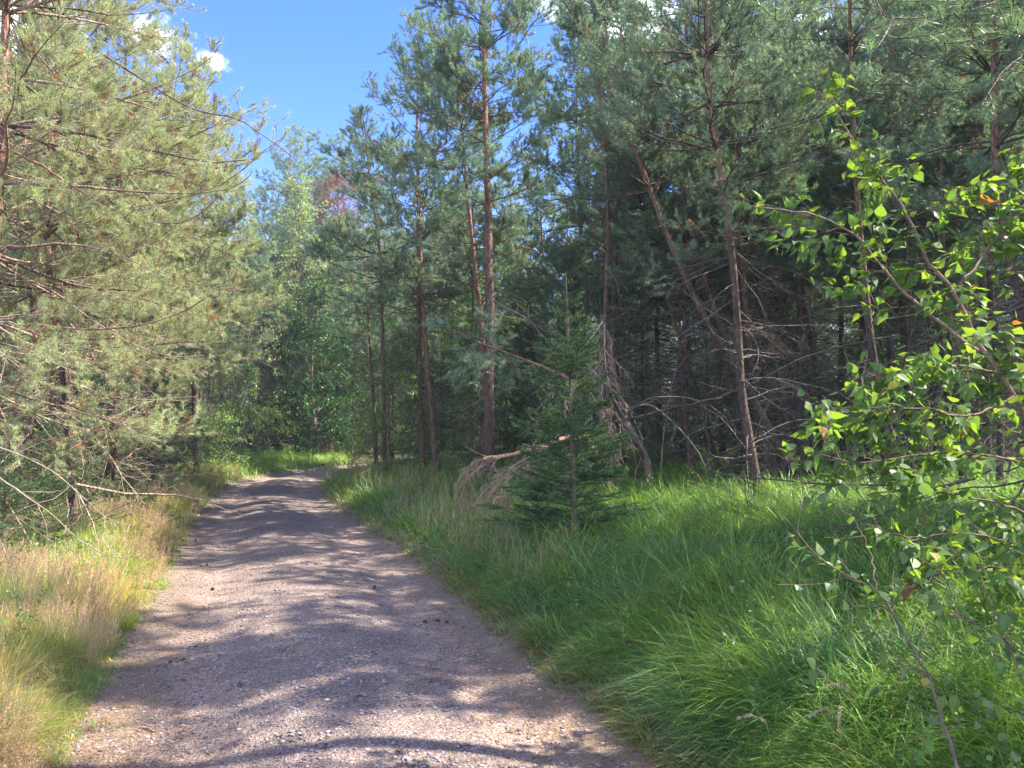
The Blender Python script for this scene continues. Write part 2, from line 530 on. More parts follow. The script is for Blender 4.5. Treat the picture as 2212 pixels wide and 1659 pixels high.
def axis(lo, hi, fine_lo, fine_hi, fine, coarse):
    a = np.arange(fine_lo, fine_hi, fine)
    left = []; x = fine_lo; st = fine
    while x > lo:
        st = min(st * 1.25, coarse); x -= st; left.append(x)
    right = []; x = a[-1]; st = fine
    while x < hi:
        st = min(st * 1.25, coarse); x += st; right.append(x)
    return np.array(left[::-1] + list(a) + right)

def ground_z(X, Y):
    d = path_uv(X, Y)
    z = gz(X, Y, d)
    return np.where(np.abs(d) < HW + 0.02, z - 0.05 - 0.0 * z, z)   # sunk a little under the path sheet

g = grid_mesh('ground', axis(-260, 260, -11, 11, 0.16, 12), axis(-60, 320, -2, 32, 0.16, 12), ground_z, ground_mat(),
              lambda x, y: np.zeros((len(x), 3)))
tag(g, kind='structure')

# the path: swept sheet following the crown and the ruts
nu, ns = 70, 2400
pc = spline(np.c_[CP, np.zeros(len(CP))], ns)[:, :2]
pt = nrm(np.gradient(pc, axis=0)); pn = np.c_[pt[:, 1], -pt[:, 0]]
uu = np.linspace(-1, 1, nu) * 1.12
arc = np.concatenate([[0], np.cumsum(np.linalg.norm(np.diff(pc, axis=0), axis=1))])
wl = edge_w(arc, -1.0) + 0.12; wr = edge_w(arc, 1.0) + 0.12
off = np.where(uu[None] < 0, wl[:, None], wr[:, None]) * uu[None]
narrow = 1 + .18 * np.clip((pc[:, 1:2] - 9) / 9, 0, 1)
PX = pc[:, None, 0] + pn[:, None, 0] * off / narrow; PY = pc[:, None, 1] + pn[:, None, 1] * off / narrow
PZ = gz(PX, PY, off) + 0.006
rs = np.random.default_rng(4)
PZ += rs.normal(0, 0.0016, PZ.shape) + .006 * vnoise(PX * 13, PY * 13, 21) + .004 * vnoise(PX * 31, PY * 31, 22)
i = np.arange(ns * nu).reshape(ns, nu)
f = np.stack([i[:-1, :-1], i[:-1, 1:], i[1:, 1:], i[1:, :-1]], -1).reshape(-1, 4)
mb = MB()
uf = np.abs(np.broadcast_to(uu, (ns, nu)).ravel()[f].mean(1))
tone = np.clip((uf - 0.45) / 0.42, 0, 1)
track = np.exp(-((uf - .52) / .13) ** 2)
mb.add(np.stack([PX, PY, PZ], -1), f, np.c_[tone, track, tone])
pth = mb.build('path', path_mat(), smooth=True)
tag(pth, kind='structure')

# ------------------------------------------------------------------ tree builders
GREEN = np.array([0.185, 0.275, 0.185])
BLUEG = np.array([0.15, 0.29, 0.24])
OLIVE = np.array([0.27, 0.29, 0.14])
RUST = np.array([0.30, 0.14, 0.06])
BARK_LO = np.array([0.13, 0.088, 0.07])
BARK_HI = np.array([0.31, 0.16, 0.105])
TWIG = np.array([0.17, 0.12, 0.09])
DEADW = np.array([0.19, 0.15, 0.125])
LTW = np.array([0.40, 0.28, 0.21])  # left pine twigs: sunlit look put into a paler colour

def trunk_mesh(mb, pts, r0, r1, sides=10, hi=None, rng=None, flare=1.25):
    K = len(pts)
    t = np.linspace(0, 1, K)
    R = r1 + (r0 - r1) * (1 - t) ** 0.85
    R[0] *= flare
    if rng is not None:
        R = R * (1 + rng.normal(0, 0.035, K))
    hi = 0.44 if hi is None else hi
    a = np.clip((t[:-1] - hi + 0.18) / 0.36, 0, 1)[:, None]
    c = BARK_LO * (1 - a) + BARK_HI * a
    tubes(mb, pts[None], R[None], sides, np.repeat(c, sides, 0)) if False else _tube1(mb, pts, R, sides, c)
    return R

def _tube1(mb, pts, R, sides, c):
    T = nrm(np.gradient(pts, axis=0))
    A = nrm(np.cross(T, np.array([0.13, 1., 0.05]))); Bn = np.cross(T, A)
    th = np.arange(sides) * 2 * math.pi / sides
    V = pts[:, None] + (A[:, None] * np.cos(th)[None, :, None] + Bn[:, None] * np.sin(th)[None, :, None]) * R[:, None, None]
    i = np.arange(len(pts) * sides).reshape(-1, sides)
    a, b = i[:-1], i[1:]
    f = np.stack([a, np.roll(a, -1, 1), np.roll(b, -1, 1), b], -1).reshape(-1, 4)
    c = np.asarray(c)
    if c.ndim == 1: c = np.broadcast_to(c, (len(pts) - 1, 3))
    mb.add(V.reshape(-1, 3), f, np.repeat(c, sides, 0))

def pine_parts(rng, trunk, r0, crown0=0.35, lmax=2.0, n1=60, d2=7, d3=11, per_m=330, nlen=0.06, nwid=0.004, dead=18,
               deadlen=1.3, rust=0.04, tone=None, el=(-0.15, 0.85), bias=None, sparse=1.0, twig3=True, top=1.0, up=0.25, droop=0.0, deadz=(0.05, 1.1), d3len=0.2, cones=0, twigc=None):
    """returns (wood, foliage) mesh builders of a Scots pine in world or local space"""
    wood, fol = MB(), MB()
    TW = TWIG if twigc is None else twigc
    H = trunk[-1, 2] - trunk[0, 2]
    K = max(14, int(H * 3))
    tr = spline(trunk, K)
    trunk_mesh(wood, tr, r0, 0.012, 10 if r0 > .05 else 7, rng=rng)
    t = np.sort(crown0 + (1 - crown0) * rng.random(n1) ** 0.9)
    t = np.round(t * 16 * H / 10) / (16 * H / 10) + rng.normal(0, 0.006, n1)       # loose whorls
    t = np.clip(t, crown0 * 0.9, 0.985)
    base, tt = at(tr[None], np.zeros(n1, int), t)
    az = np.arange(n1) * 2.39996 + rng.normal(0, 0.5, n1)
    u = np.clip((t - crown0) / (1 - crown0), 0, 1)
    e = el[0] + (el[1] - el[0]) * u ** 1.2 + rng.normal(0, 0.16, n1)
    prof = np.clip(np.minimum(1.0, 0.45 + u * 2.0) * (1 - u) ** 0.62 + 0.10, 0.1, 1)
    Ln = lmax * prof * rng.uniform(0.65, 1.2, n1)
    if bias is not None:
        Ln *= 1 + bias[1] * np.cos(az - bias[0])
    d0 = np.stack([np.cos(az) * np.cos(e), np.sin(az) * np.cos(e), np.sin(e)], 1)
    b1 = grow(rng, base, d0, Ln, 10, up=up, wig=0.09, droop=droop)
    s = np.linspace(0, 1, 10)
    rb = (0.005 + 0.006 * Ln)[:, None] * (1 - 0.85 * s)[None]
    tubes(wood, b1, rb, 5, np.where(rng.random((n1, 1)) < 0.5, TW, BARK_LO * 1.2))
    b2, i2 = shoots(rng, b1, d2, 0.22, 0.98, lambda r, s, Lp: (0.14 + 0.42 * Lp * (1 - s)) * r.uniform(0.7, 1.3, len(s)), (0.5, 1.0), 6, up=0.12, wig=0.12, flat=0.65)
    L2 = lens(b2)
    tubes(wood, b2, (0.002 + 0.004 * L2)[:, None] * (1 - 0.7 * np.linspace(0, 1, 6))[None], 3, TW)
    b3, i3 = shoots(rng, b2, d3 * sparse, 0.25, 1.0, lambda r, s, Lp: d3len * r.uniform(0.6, 1.3, len(s)), (0.3, 0.95), 4, up=0.22, wig=0.12, flat=0.35)
    if twig3:
        tubes(wood, b3, np.full((len(b3), 4), 0.0025), 3, TW)
    base_c = GREEN if tone is None else tone
    def cols(n, par):
        k = rng.random((n, 1))
        c = base_c * (1 - 0.35 * k) + BLUEG * 0.2 * k + OLIVE * 0.25 * k
        c = c * (0.8 + 0.45 * rng.random((n, 1)))
        dd = rng.random(n) < rust
        c[dd] = RUST * rng.uniform(0.6, 1.1, (dd.sum(), 1))
        return c
    pc = (0.82 + 0.36 * rng.random((len(b2), 1)))
    c3 = cols(len(b3), i3) * pc[i3]
    needles(rng, fol, b3, per_m * 1.5, nlen, nwid, c3, s0=.35, tip=9)
    tips = b2[L2 > 0.12]
    needles(rng, fol, tips, per_m * 0.8, nlen, nwid, cols(len(tips), None), s0=0.72, tip=12)
    lead = np.concatenate([b1[:, -3:]])
    needles(rng, fol, lead, per_m * 0.9, nlen, nwid, cols(n1, None), s0=0.1, tip=10)
    needles(rng, fol, tr[None, -3:], per_m, nlen, nwid, cols(1, None), s0=0.0, tip=10)
    if dead:
        td = rng.uniform(deadz[0], min(0.95, crown0 * deadz[1]), dead)
        bd, ttd = at(tr[None], np.zeros(dead, int), td)
        az = rng.uniform(0, 6.283, dead)
        e = rng.normal(-0.1, 0.3, dead)
        d0 = np.stack([np.cos(az) * np.cos(e), np.sin(az) * np.cos(e), np.sin(e)], 1)
        Ld = deadlen * rng.uniform(0.35, 1.1, dead)
        q1 = grow(rng, bd, d0, Ld, 8, up=-0.12, wig=0.14)
        cd = (DEADW if twigc is None else twigc * 1.1) * rng.uniform(0.5, 1.2, (dead, 1))
        tubes(wood, q1, (0.004 + 0.006 * Ld)[:, None] * (1 - 0.8 * np.linspace(0, 1, 8))[None], 4, cd)
        q2, j2 = shoots(rng, q1, 4.5, 0.2, 1, lambda r, s, Lp: (0.1 + 0.35 * Lp * (1 - s)) * r.uniform(0.6, 1.3, len(s)), (0.5, 1.1), 5, up=-0.05, wig=0.18, flat=0.5)
        tubes(wood, q2, np.full((len(q2), 5), 0.0028) * (1 - 0.5 * np.linspace(0, 1, 5))[None], 3, cd[j2])
        q3, j3 = shoots(rng, q2, 5, 0.3, 1, lambda r, s, Lp: 0.16 * r.uniform(0.5, 1.4, len(s)), (0.4, 1.1), 4, up=-0.05, wig=0.2, flat=0.3)
        tubes(wood, q3, np.full((len(q3), 4), 0.0018), 3, cd[j2][j3])
    return wood, fol, b1, b2

def make_pine(label, base, wood, fol, group=None, local=False, name='pine_tree', fm=None):
    t = thing(name, label, 'tree', base, group)
    org = (0, 0, 0) if local else base
    for mbs, nm, mt in ((wood, 'trunk', M_bark), (fol, 'crown', fm or M_needle)):
        o = mbs.build(nm, mt, smooth=(nm == 'trunk'), origin=(0, 0, 0))
        if not local:
            me = o.data
            co = np.empty(len(me.vertices) * 3, dtype=np.float32)
            me.vertices.foreach_get('co', co)
            co = co.reshape(-1, 3) - np.asarray(base, dtype=np.float32)
            me.vertices.foreach_set('co', co.ravel())
        o.parent = t
        o.location = (0, 0, 0)
    return t

def gp(xd, D):
    """ground point at picture column xd and depth D"""
    x = (xd - CX) / F * D / (math.cos(PITCH)) * math.cos(PITCH)
    return np.array([x, D, float(gz(np.array([x]), np.array([D]))[0])])

def hero_pine(label, pix, D, r0, seed, group=None, jd=0.5, **kw):
    rng = np.random.default_rng(seed)
    n = len(pix)
    dd = D + np.cumsum(rng.normal(0, jd / n, n)); dd[0] = D
    pts = np.array([P(x, y, d) for (x, y), d in zip(pix, dd)])
    g0 = float(gz(pts[:1, 0], pts[:1, 1])[0]) - 0.06
    if pts[0, 2] > g0 + 0.02:
        dirv = (pts[1] - pts[0]); k = (pts[0, 2] - g0) / max(dirv[2], 0.1)
        b = pts[0] - dirv * min(k, 1.5); b[2] = g0
        pts = np.vstack([b, pts])
    else:
        pts[0, 2] = g0
    wood, fol, b1, b2 = pine_parts(rng, pts, r0, **kw)
    return make_pine(label, pts[0], wood, fol, group), pts, b1

# ------------------------------------------------------------------ prominent pines, traced trunk by trunk
GR = 'pines standing along the right of the path'
GL = 'pines standing along the left of the path'
MIDK = dict(nlen=0.075, nwid=0.0064, per_m=290)

# two slim pines at the near end of the stand (left of the big one)
hero_pine('tall slim pine with two-toned reddish trunk, left of the pair beside the bend', [(912, 985), (908, 850), (905, 700), (903, 560), (904, 420), (901, 300), (903, 180), (904, 85), (905, 55)],
          18, 0.085, 11, GR, n1=64, crown0=0.36, lmax=2.3, el=(-0.05, 0.95), dead=64, deadlen=1.8, **MIDK)
hero_pine('pine with orange-flecked trunk curving close beside the tall slim one', [(940, 990), (932, 880), (922, 780), (914, 660), (909, 560), (906, 470), (897, 400), (880, 330)],
          17.4, 0.085, 12, GR, n1=34, crown0=0.62, lmax=1.7, dead=30, **MIDK)
# the big central pine
hero_pine('tallest full-crowned pine with thick dark trunk in the middle of the view', [(1058, 990), (1056, 860), (1060, 720), (1056, 600), (1055, 470), (1051, 340), (1047, 210), (1046, 90), (1045, -30), (1046, -150), (1046, -260)],
          15, 0.11, 13, GR, n1=92, crown0=0.40, lmax=2.35, el=(0.0, 0.95), dead=40, deadlen=1.4, **MIDK)
hero_pine('second trunk leaning against the foot of the tallest central pine', [(1042, 985), (1046, 870), (1042, 740), (1024, 560), (1010, 420), (1000, 300), (985, 200)],
          16.5, 0.085, 14, GR, n1=44, crown0=0.5, lmax=1.7, dead=20, **MIDK)
# leaning pines right of centre
hero_pine('leaning pine whose bare trunk bends left and spreads a thin crown against the cloud', [(1700, 1005), (1650, 905), (1590, 790), (1530, 700), (1480, 600), (1430, 480), (1390, 370), (1345, 250), (1318, 120), (1300, 0), (1292, -110)],
          12, 0.062, 15, GR, n1=60, crown0=0.42, lmax=1.75, el=(0.2, 1.05), dead=26, up=0.4, nlen=0.06, nwid=0.004, per_m=240)
hero_pine('leaning pine with dark scaly trunk just left of the straight forked one', [(1650, 1010), (1612, 880), (1560, 770), (1512, 650), (1462, 520), (1418, 400), (1400, 300), (1395, 200)],
          13.2, 0.058, 16, GR, n1=46, crown0=0.5, lmax=1.7, dead=64, deadlen=1.8, **MIDK)
hero_pine('straight pine with sunlit orange bark edge and long wide branches, right of centre', [(1628, 1000), (1602, 850), (1593, 700), (1582, 560), (1565, 430), (1545, 300), (1530, 180), (1527, 20), (1525, -130), (1524, -260)],
          10.5, 0.066, 17, GR, n1=74, crown0=0.40, lmax=2.5, el=(-0.05, 0.9), dead=50, deadlen=1.6, up=0.35, nlen=0.06, nwid=0.0042, per_m=260)
hero_pine('thin pine trunk rising just right of the orange-edged pine', [(1706, 985), (1687, 840), (1671, 771), (1648, 687), (1630, 553), (1600, 380), (1585, 220), (1570, 60), (1560, -60)],
          13, 0.055, 18, GR, n1=50, crown0=0.45, lmax=1.8, dead=64, deadlen=1.8, **MIDK)
hero_pine('dark straight pine trunk between the two thin pines under the birch leaves', [(1748, 1003), (1731, 890), (1711, 822), (1688, 704), (1672, 590), (1655, 420), (1650, 260), (1645, 100), (1640, -60)],
          13.5, 0.062, 19, GR, n1=60, crown0=0.42, lmax=1.9, dead=64, deadlen=1.8, **MIDK)
hero_pine('dark pine leaning left, seen behind the hanging birch leaves', [(1800, 985), (1781, 876), (1762, 790), (1745, 704), (1731, 620), (1725, 460), (1730, 300), (1735, 120), (1735, -60)],
          15, 0.066, 20, GR, n1=60, crown0=0.4, lmax=2.0, dead=20, **MIDK)
hero_pine('reddish pine with its bare foot in grass behind the young birch', [(1946, 1023), (1902, 855), (1884, 755), (1866, 587), (1850, 400), (1840, 200), (1835, 0), (1832, -160)],
          10, 0.058, 21, GR, n1=50, crown0=0.60, lmax=1.8, dead=30, nlen=0.06, nwid=0.0042, per_m=260)
hero_pine('thick flaky pine trunk rising at the right edge behind the birch top', [(2235, 1080), (2222, 860), (2200, 660), (2170, 520), (2152, 350), (2148, 180), (2146, 20), (2140, -150), (2135, -330)],
          7.2, 0.058, 22, GR, n1=66, crown0=0.42, lmax=1.6, dead=26, nlen=0.055, nwid=0.0034, per_m=300)
hero_pine('slim dark pine between the reddish pine and the right edge', [(2078, 1010), (2070, 880), (2052, 720), (2035, 520), (2030, 300), (2020, 80), (2015, -100)],
          12.5, 0.058, 23, GR, n1=60, crown0=0.36, lmax=1.9, dead=24, **MIDK)
hero_pine('thin dark pine leaning left just right of the young spruce top', [(1545, 985), (1515, 880), (1478, 760), (1440, 640), (1405, 520), (1378, 420), (1362, 330)],
          13.8, 0.05, 26, GR, n1=36, crown0=0.55, lmax=1.5, dead=50, deadlen=1.5, **MIDK)
hero_pine('slender pine leaning left between the two bent leaning pines', [(1672, 1000), (1632, 890), (1588, 790), (1548, 680), (1512, 560), (1480, 440), (1452, 330), (1432, 220)],
          12.6, 0.048, 27, GR, n1=36, crown0=0.55, lmax=1.4, dead=50, deadlen=1.5, **MIDK)
hero_pine('slim reddish pine close behind the straight sunlit-barked one', [(1655, 990), (1632, 860), (1618, 740), (1606, 600), (1596, 470), (1588, 330), (1584, 180), (1580, 20)],
          12.2, 0.055, 28, GR, n1=44, crown0=0.5, lmax=1.5, dead=50, deadlen=1.5, **MIDK)
hero_pine('slender pine standing just left of the two slim pines by the bend', [(832, 1017), (829, 850), (826, 700), (822, 600), (815, 500), (800, 400), (790, 300), (785, 250)],
          19, 0.065, 24, GR, n1=50, crown0=0.42, lmax=2.2, dead=22, **MIDK)
hero_pine('thin dead-limbed pine nearest the bend on the right verge', [(812, 990), (808, 880), (800, 760), (795, 671), (790, 580), (785, 480)],
          21, 0.06, 25, GR, n1=34, crown0=0.5, lmax=1.6, dead=22, **MIDK)

# near pines along the left verge
NEAR = dict(nlen=0.056, nwid=0.0032, per_m=430)
hero_pine('nearest left pine with orange upper trunk and long sweeping branches over the path', [(-60, 1180), (-40, 900), (-20, 640), (-5, 400), (5, 230), (12, 60), (20, -160), (25, -400)],
          7.4, 0.09, 31, GL, n1=92, crown0=0.22, lmax=2.7, el=(-0.35, 0.75), dead=26, deadlen=2.1, droop=0.25, up=0.35, rust=0.09, twigc=LTW, tone=np.array([.38, .41, .21]), bias=(0.2, 0.25), d3len=0.15, deadz=(0.1, 2.6), **NEAR)
hero_pine('pine with thin reddish trunk bending beside the small spruces on the left', [(160, 1120), (150, 960), (143, 860), (128, 740), (108, 600), (100, 480), (108, 340), (120, 180), (128, 20), (130, -150)],
          8.8, 0.05, 32, GL, n1=70, crown0=0.30, lmax=2.2, dead=60, deadlen=1.9, rust=0.07, twigc=LTW, tone=np.array([.38, .41, .21]), deadz=(0.05, 2.2), bias=(0.0, 0.3), **NEAR)
hero_pine('pine with crooked pale grey lower trunk at the far left edge', [(40, 1130), (58, 960), (78, 880), (82, 780), (70, 640), (60, 500), (52, 300), (50, 120), (50, -100)],
          9.8, 0.055, 33, GL, n1=66, crown0=0.26, lmax=2.4, dead=40, deadlen=1.6, rust=0.07, twigc=LTW, tone=np.array([.38, .41, .21]), nlen=0.06, nwid=0.0036, per_m=300)
hero_pine('leafy-branched pine whose low twigs hang over the left verge', [(235, 1050), (245, 900), (240, 720), (250, 520), (262, 330), (270, 160), (275, 60)],
          12.2, 0.075, 34, GL, n1=96, crown0=0.12, lmax=2.5, el=(-0.3, 0.8), dead=34, deadlen=1.6, rust=0.06, twigc=LTW, tone=np.array([.38, .41, .21]), nlen=0.06, nwid=0.0042, per_m=280)
hero_pine('bushy pine reaching branches into the sky gap above the path', [(330, 1040), (325, 880), (335, 700), (345, 520), (362, 340), (372, 190), (380, 90)],
          15.5, 0.08, 35, GL, n1=84, crown0=0.26, lmax=2.4, el=(-0.25, 0.8), dead=30, rust=0.05, twigc=LTW, tone=np.array([.38, .41, .21]), **MIDK)
hero_pine('full green pine farther along the left verge, before the thin bare trunks', [(425, 1000), (420, 880), (425, 760), (430, 620), (440, 480), (450, 370), (455, 300)],
          20, 0.09, 36, GL, n1=84, crown0=0.32, lmax=2.5, el=(-0.3, 0.8), dead=24, rust=0.04, twigc=LTW, tone=np.array([.38, .41, .21]), nlen=0.08, nwid=0.007, per_m=200)

# ------------------------------------------------------------------ pines built once and copied
def local_pine(seed, H, r0, lean=0.3, **kw):
    rng = np.random.default_rng(seed)
    a = rng.uniform(0, 6.28)
    n = 7
    z = np.linspace(0, H, n)
    off = np.cumsum(rng.normal(0, 0.07, (n, 2)), 0) + np.outer((z / H) ** 1.3, [math.cos(a) * lean, math.sin(a) * lean])
    off[0] = 0
    tr = np.c_[off, z]
    return pine_parts(rng, tr, r0, **kw)[:2]

FAR = dict(nlen=0.09, nwid=0.012, per_m=150, twig3=False)
SPECS = [
    (51, 11.0, 0.085, dict(n1=84, crown0=0.30, lmax=2.2, dead=44, deadlen=1.5, nlen=0.08, nwid=0.009, per_m=200)),
    (52, 10.0, 0.07, dict(n1=66, crown0=0.40, lmax=2.0, dead=54, deadlen=1.6, nlen=0.08, nwid=0.009, per_m=200)),
    (53, 8.5, 0.07, dict(n1=84, crown0=0.06, lmax=2.1, dead=14, nlen=0.08, nwid=0.010, per_m=190)),
    (54, 12.5, 0.10, dict(n1=80, crown0=0.30, lmax=2.4, dead=20, rust=.02, **FAR)),
    (55, 9.5, 0.055, dict(n1=40, crown0=0.55, lmax=1.5, dead=60, deadlen=1.3, **FAR)),
]
proto = {}
def pine_copy(k, x, y, s, rz, label, group=None, tilt=(0, 0)):
    z = float(gz(np.array([x]), np.array([y]))[0]) - 0.05
    if k not in proto:
        seed, H, r0, kw = SPECS[k]
        wood, fol = local_pine(seed, H, r0, **kw)
        t = make_pine(label, (x, y, z), wood, fol, group, local=True)
        t.rotation_euler = (tilt[0], tilt[1], rz); t.scale = (s, s, s)
        proto[k] = t
        return t
    return dup(proto[k], (x, y, z), rz, s, label, group, tilt)

def where_right(x, D):
    xd = CX + x / D * F
    for lim, t in ((1000, 'behind the slim pair of pines'), (1130, 'behind the tallest central pine'), (1240, 'between the central pine and the young spruce'), (1340, 'behind the young spruce'),
                   (1470, 'behind the dark fallen branch'), (1600, 'behind the leaning pines'), (1730, 'behind the thin dark trunks'), (1860, 'left of the birch crown'), (2000, 'behind the middle of the birch'),
                   (2140, 'behind the birch stem'), (9999, 'by the right edge')):
        if xd < lim: break
    return ('in the front row ' if D < 16 else 'midway back ' if D < 24 else 'far back ' if D < 32 else 'farthest back ') + t
def where_left(x, D):
    xd = CX + x / D * F
    for lim, t in ((60, 'at the left edge'), (180, 'behind the thin reddish trunk'), (300, 'behind the hanging twigs'), (400, 'left of the full green pine'), (500, 'behind the full green pine'), (9999, 'behind the thin bare trunks')):
        if xd < lim: break
    return ('midway back ' if D < 24 else 'far back ' if D < 32 else 'farthest back ') + t
def where_bend(x, D):
    xd = CX + x / D * F
    for lim, t in ((640, 'left of the bend'), (720, 'straight beyond the bend'), (800, 'right of the bend'), (880, 'left of the slim pines'), (9999, 'behind the slim pines')):
        if xd < lim: break
    return t + (', nearer row' if D < 44 else ', middle row' if D < 52 else ', last row')
PK = {0: 'tall pine', 1: 'half-bare pine', 2: 'bushy pine', 3: 'full-crowned tall pine', 4: 'slender bare-stemmed pine'}
R = random.Random(7)
def xw(xd, D): return (xd - CX) / F * D

# named mid-distance copies: (kind, picture column, depth, scale, label)
for k, xd, D, s, lb in (
    (0, 1180, 21, .76, 'pine with broad crown standing between the central pine and the leaning ones'),
    (2, 1265, 17, 0.8, 'low bushy pine behind the small spruce'),
    (1, 1345, 17.5, .82, 'pale-tipped pine behind the snapped trunk'),
    (0, 1480, 18, 0.95, 'shaded pine between the leaning trunks right of centre'),
    (2, 1110, 25, 1.0, 'green pine low behind the tallest central pine'),
    (2, 960, 24, 1.0, 'bushy pine filling the gap between the slim pair and the central pine'),
    (0, 850, 27, 0.95, 'pine with feathery top rising left of the slim pair'),
    (1, 1820, 17, 1.05, 'pine behind the top of the birch'),
    (0, 1560, 22, 1.1, 'tall pine seen between the straight pine and the leaning ones'),
    (0, 1700, 19, 1.05, 'tall shaded pine behind the thin trunks at right'),
    (3, 1400, 26, 0.85, 'tall pine far behind the leaning trunks'),
    (0, 1960, 14.5, 1.0, 'shaded pine rising behind the middle of the birch'),
    (1, 2130, 15, 1.1, 'shaded pine near the right edge behind the flaky trunk'),
    (0, 2330, 13, 1.0, 'pine half outside the right edge of the view'),
):
    pine_copy(k, xw(xd, D), D, s, R.uniform(0, 6.28), lb, GR, (R.uniform(-.03, .03), R.uniform(-.04, .04)))
for k, xd, D, s, lb in (
    (2, 90, 12, 0.95, 'bushy pine behind the crooked pale trunk on the left'),
    (2, 180, 15, 1.1, 'low-branched pine behind the thin reddish trunk'),
    (0, 20, 15, 1.0, 'tall pine deep behind the left edge'),
    (2, 290, 19, 1.0, 'bushy low pine filling the left verge beyond the hanging twigs'),
    (0, 385, 25, .9, 'rounded pine beside the far left verge'),
    (0, 330, 26, 1.0, 'tall pine rising behind the bushy left row'),
    (0, 480, 31, 1.0, 'feathery pine above the thin bare trunks'),
    (0, 130, 21, 1.1, 'pine tall in the second row on the left'),
    (0, 230, 22, 1.05, 'pine with sunlit crown in the second row on the left'),
    (2, 555, 34, 0.9, 'small pine by the far turn of the path'),
    (3, 628, 43, 1.40, 'dark pine with rounded top above the pale broadleaf tree'),
    (3, 690, 46, 1.5, 'dark pine behind the dead brown tree'),
    (3, 745, 44, 1.44, 'dark pine between the dead brown tree and the slim pair'),
    (3, 568, 41, 1.12, 'dark pine showing its top in the sky gap above the far left row'),
):
    pine_copy(k, xw(xd, D), D, s, R.uniform(0, 6.28), lb, GL, (R.uniform(-.03, .03), R.uniform(-.04, .04)))
# thin bare-stemmed pines on the far left verge
for n_, (xd, D, s) in enumerate(((437, 24, .9), (452, 27, .85), (497, 31, .95), (520, 31, 1.0), (534, 33, 1.0), (545, 31, .95), (592, 33, 1.0), (604, 36, 1.0), (500, 35, 1.), (480, 33, 1.))):
    pine_copy(4, xw(xd, D), D, s, R.uniform(0, 6.28), 'thin bare-stemmed pine in the far left row where the path bends', 'thin bare-stemmed pines by the far left verge', (R.uniform(-.03, .03), R.uniform(-.05, .05)))
# deep stand on the right
deep = 'slender pine deep inside the shaded stand right of the path'
pts_used = []
def scatter(n, xlo, xhi, dlo, dhi, mind, kinds, label, group, smin, smax, seed):
    rr = random.Random(seed); c = 0; tries = 0
    while c < n and tries < 4000:
        tries += 1
        xd = rr.uniform(xlo, xhi); D = rr.uniform(dlo, dhi); x = xw(xd, D)
        if abs(float(path_uv(np.array([x]), np.array([D]))[0])) < 2.6: continue
        if 8.8 < D < 12 and x > 2.2: continue
        if any((x - a) ** 2 + (D - b) ** 2 < mind ** 2 for a, b in pts_used): continue
        pts_used.append((x, D)); c += 1
        kk = rr.choice(kinds)
        pine_copy(kk, x, D, rr.uniform(smin, smax), rr.uniform(0, 6.28), PK[kk] + ' ' + label(x, D), group, (rr.uniform(-.05, .05), rr.uniform(-.07, .07)))
scatter(26, 1230, 2400, 11, 24, 1.2, (4, 4, 1, 0), where_right, 'pines deep in the right stand', .85, 1.1, 1)
scatter(26, 980, 2400, 24, 42, 2.2, (3, 0, 1, 4), where_right, 'pines deep in the right stand', .85, 1.1, 2)
scatter(16, -250, 520, 18, 42, 2.4, (3, 0, 2), where_left, 'pines behind the left verge', .85, 1.1, 3)
scatter(14, 580, 1000, 40, 60, 3.0, (3,), where_bend, 'tall pines beyond the bend', 1.05, 1.35, 4)
# the stand goes on to the right of the camera and throws its shade over the path
for (x, y, k, s) in ((4.9, 6.1, 4, 1.1), (6.6, 5.6, 4, 1.1), (7.4, 6.1, 0, .95), (6.7, 8.3, 1, 1.0), (6.8, 1.8, 1, 1.0), (8.6, 7.2, 0, .95), (4.9, 1.2, 2, 1.0), (9.8, 1.9, 0, 1.05), (7.4, 0.2, 1, 1.05), (10.5, 7.4, 0, 1.0)):
    pine_copy(k, x, y, s, R.uniform(0, 6.28), 'pine of the right stand just outside the view', 'pines beside the camera')

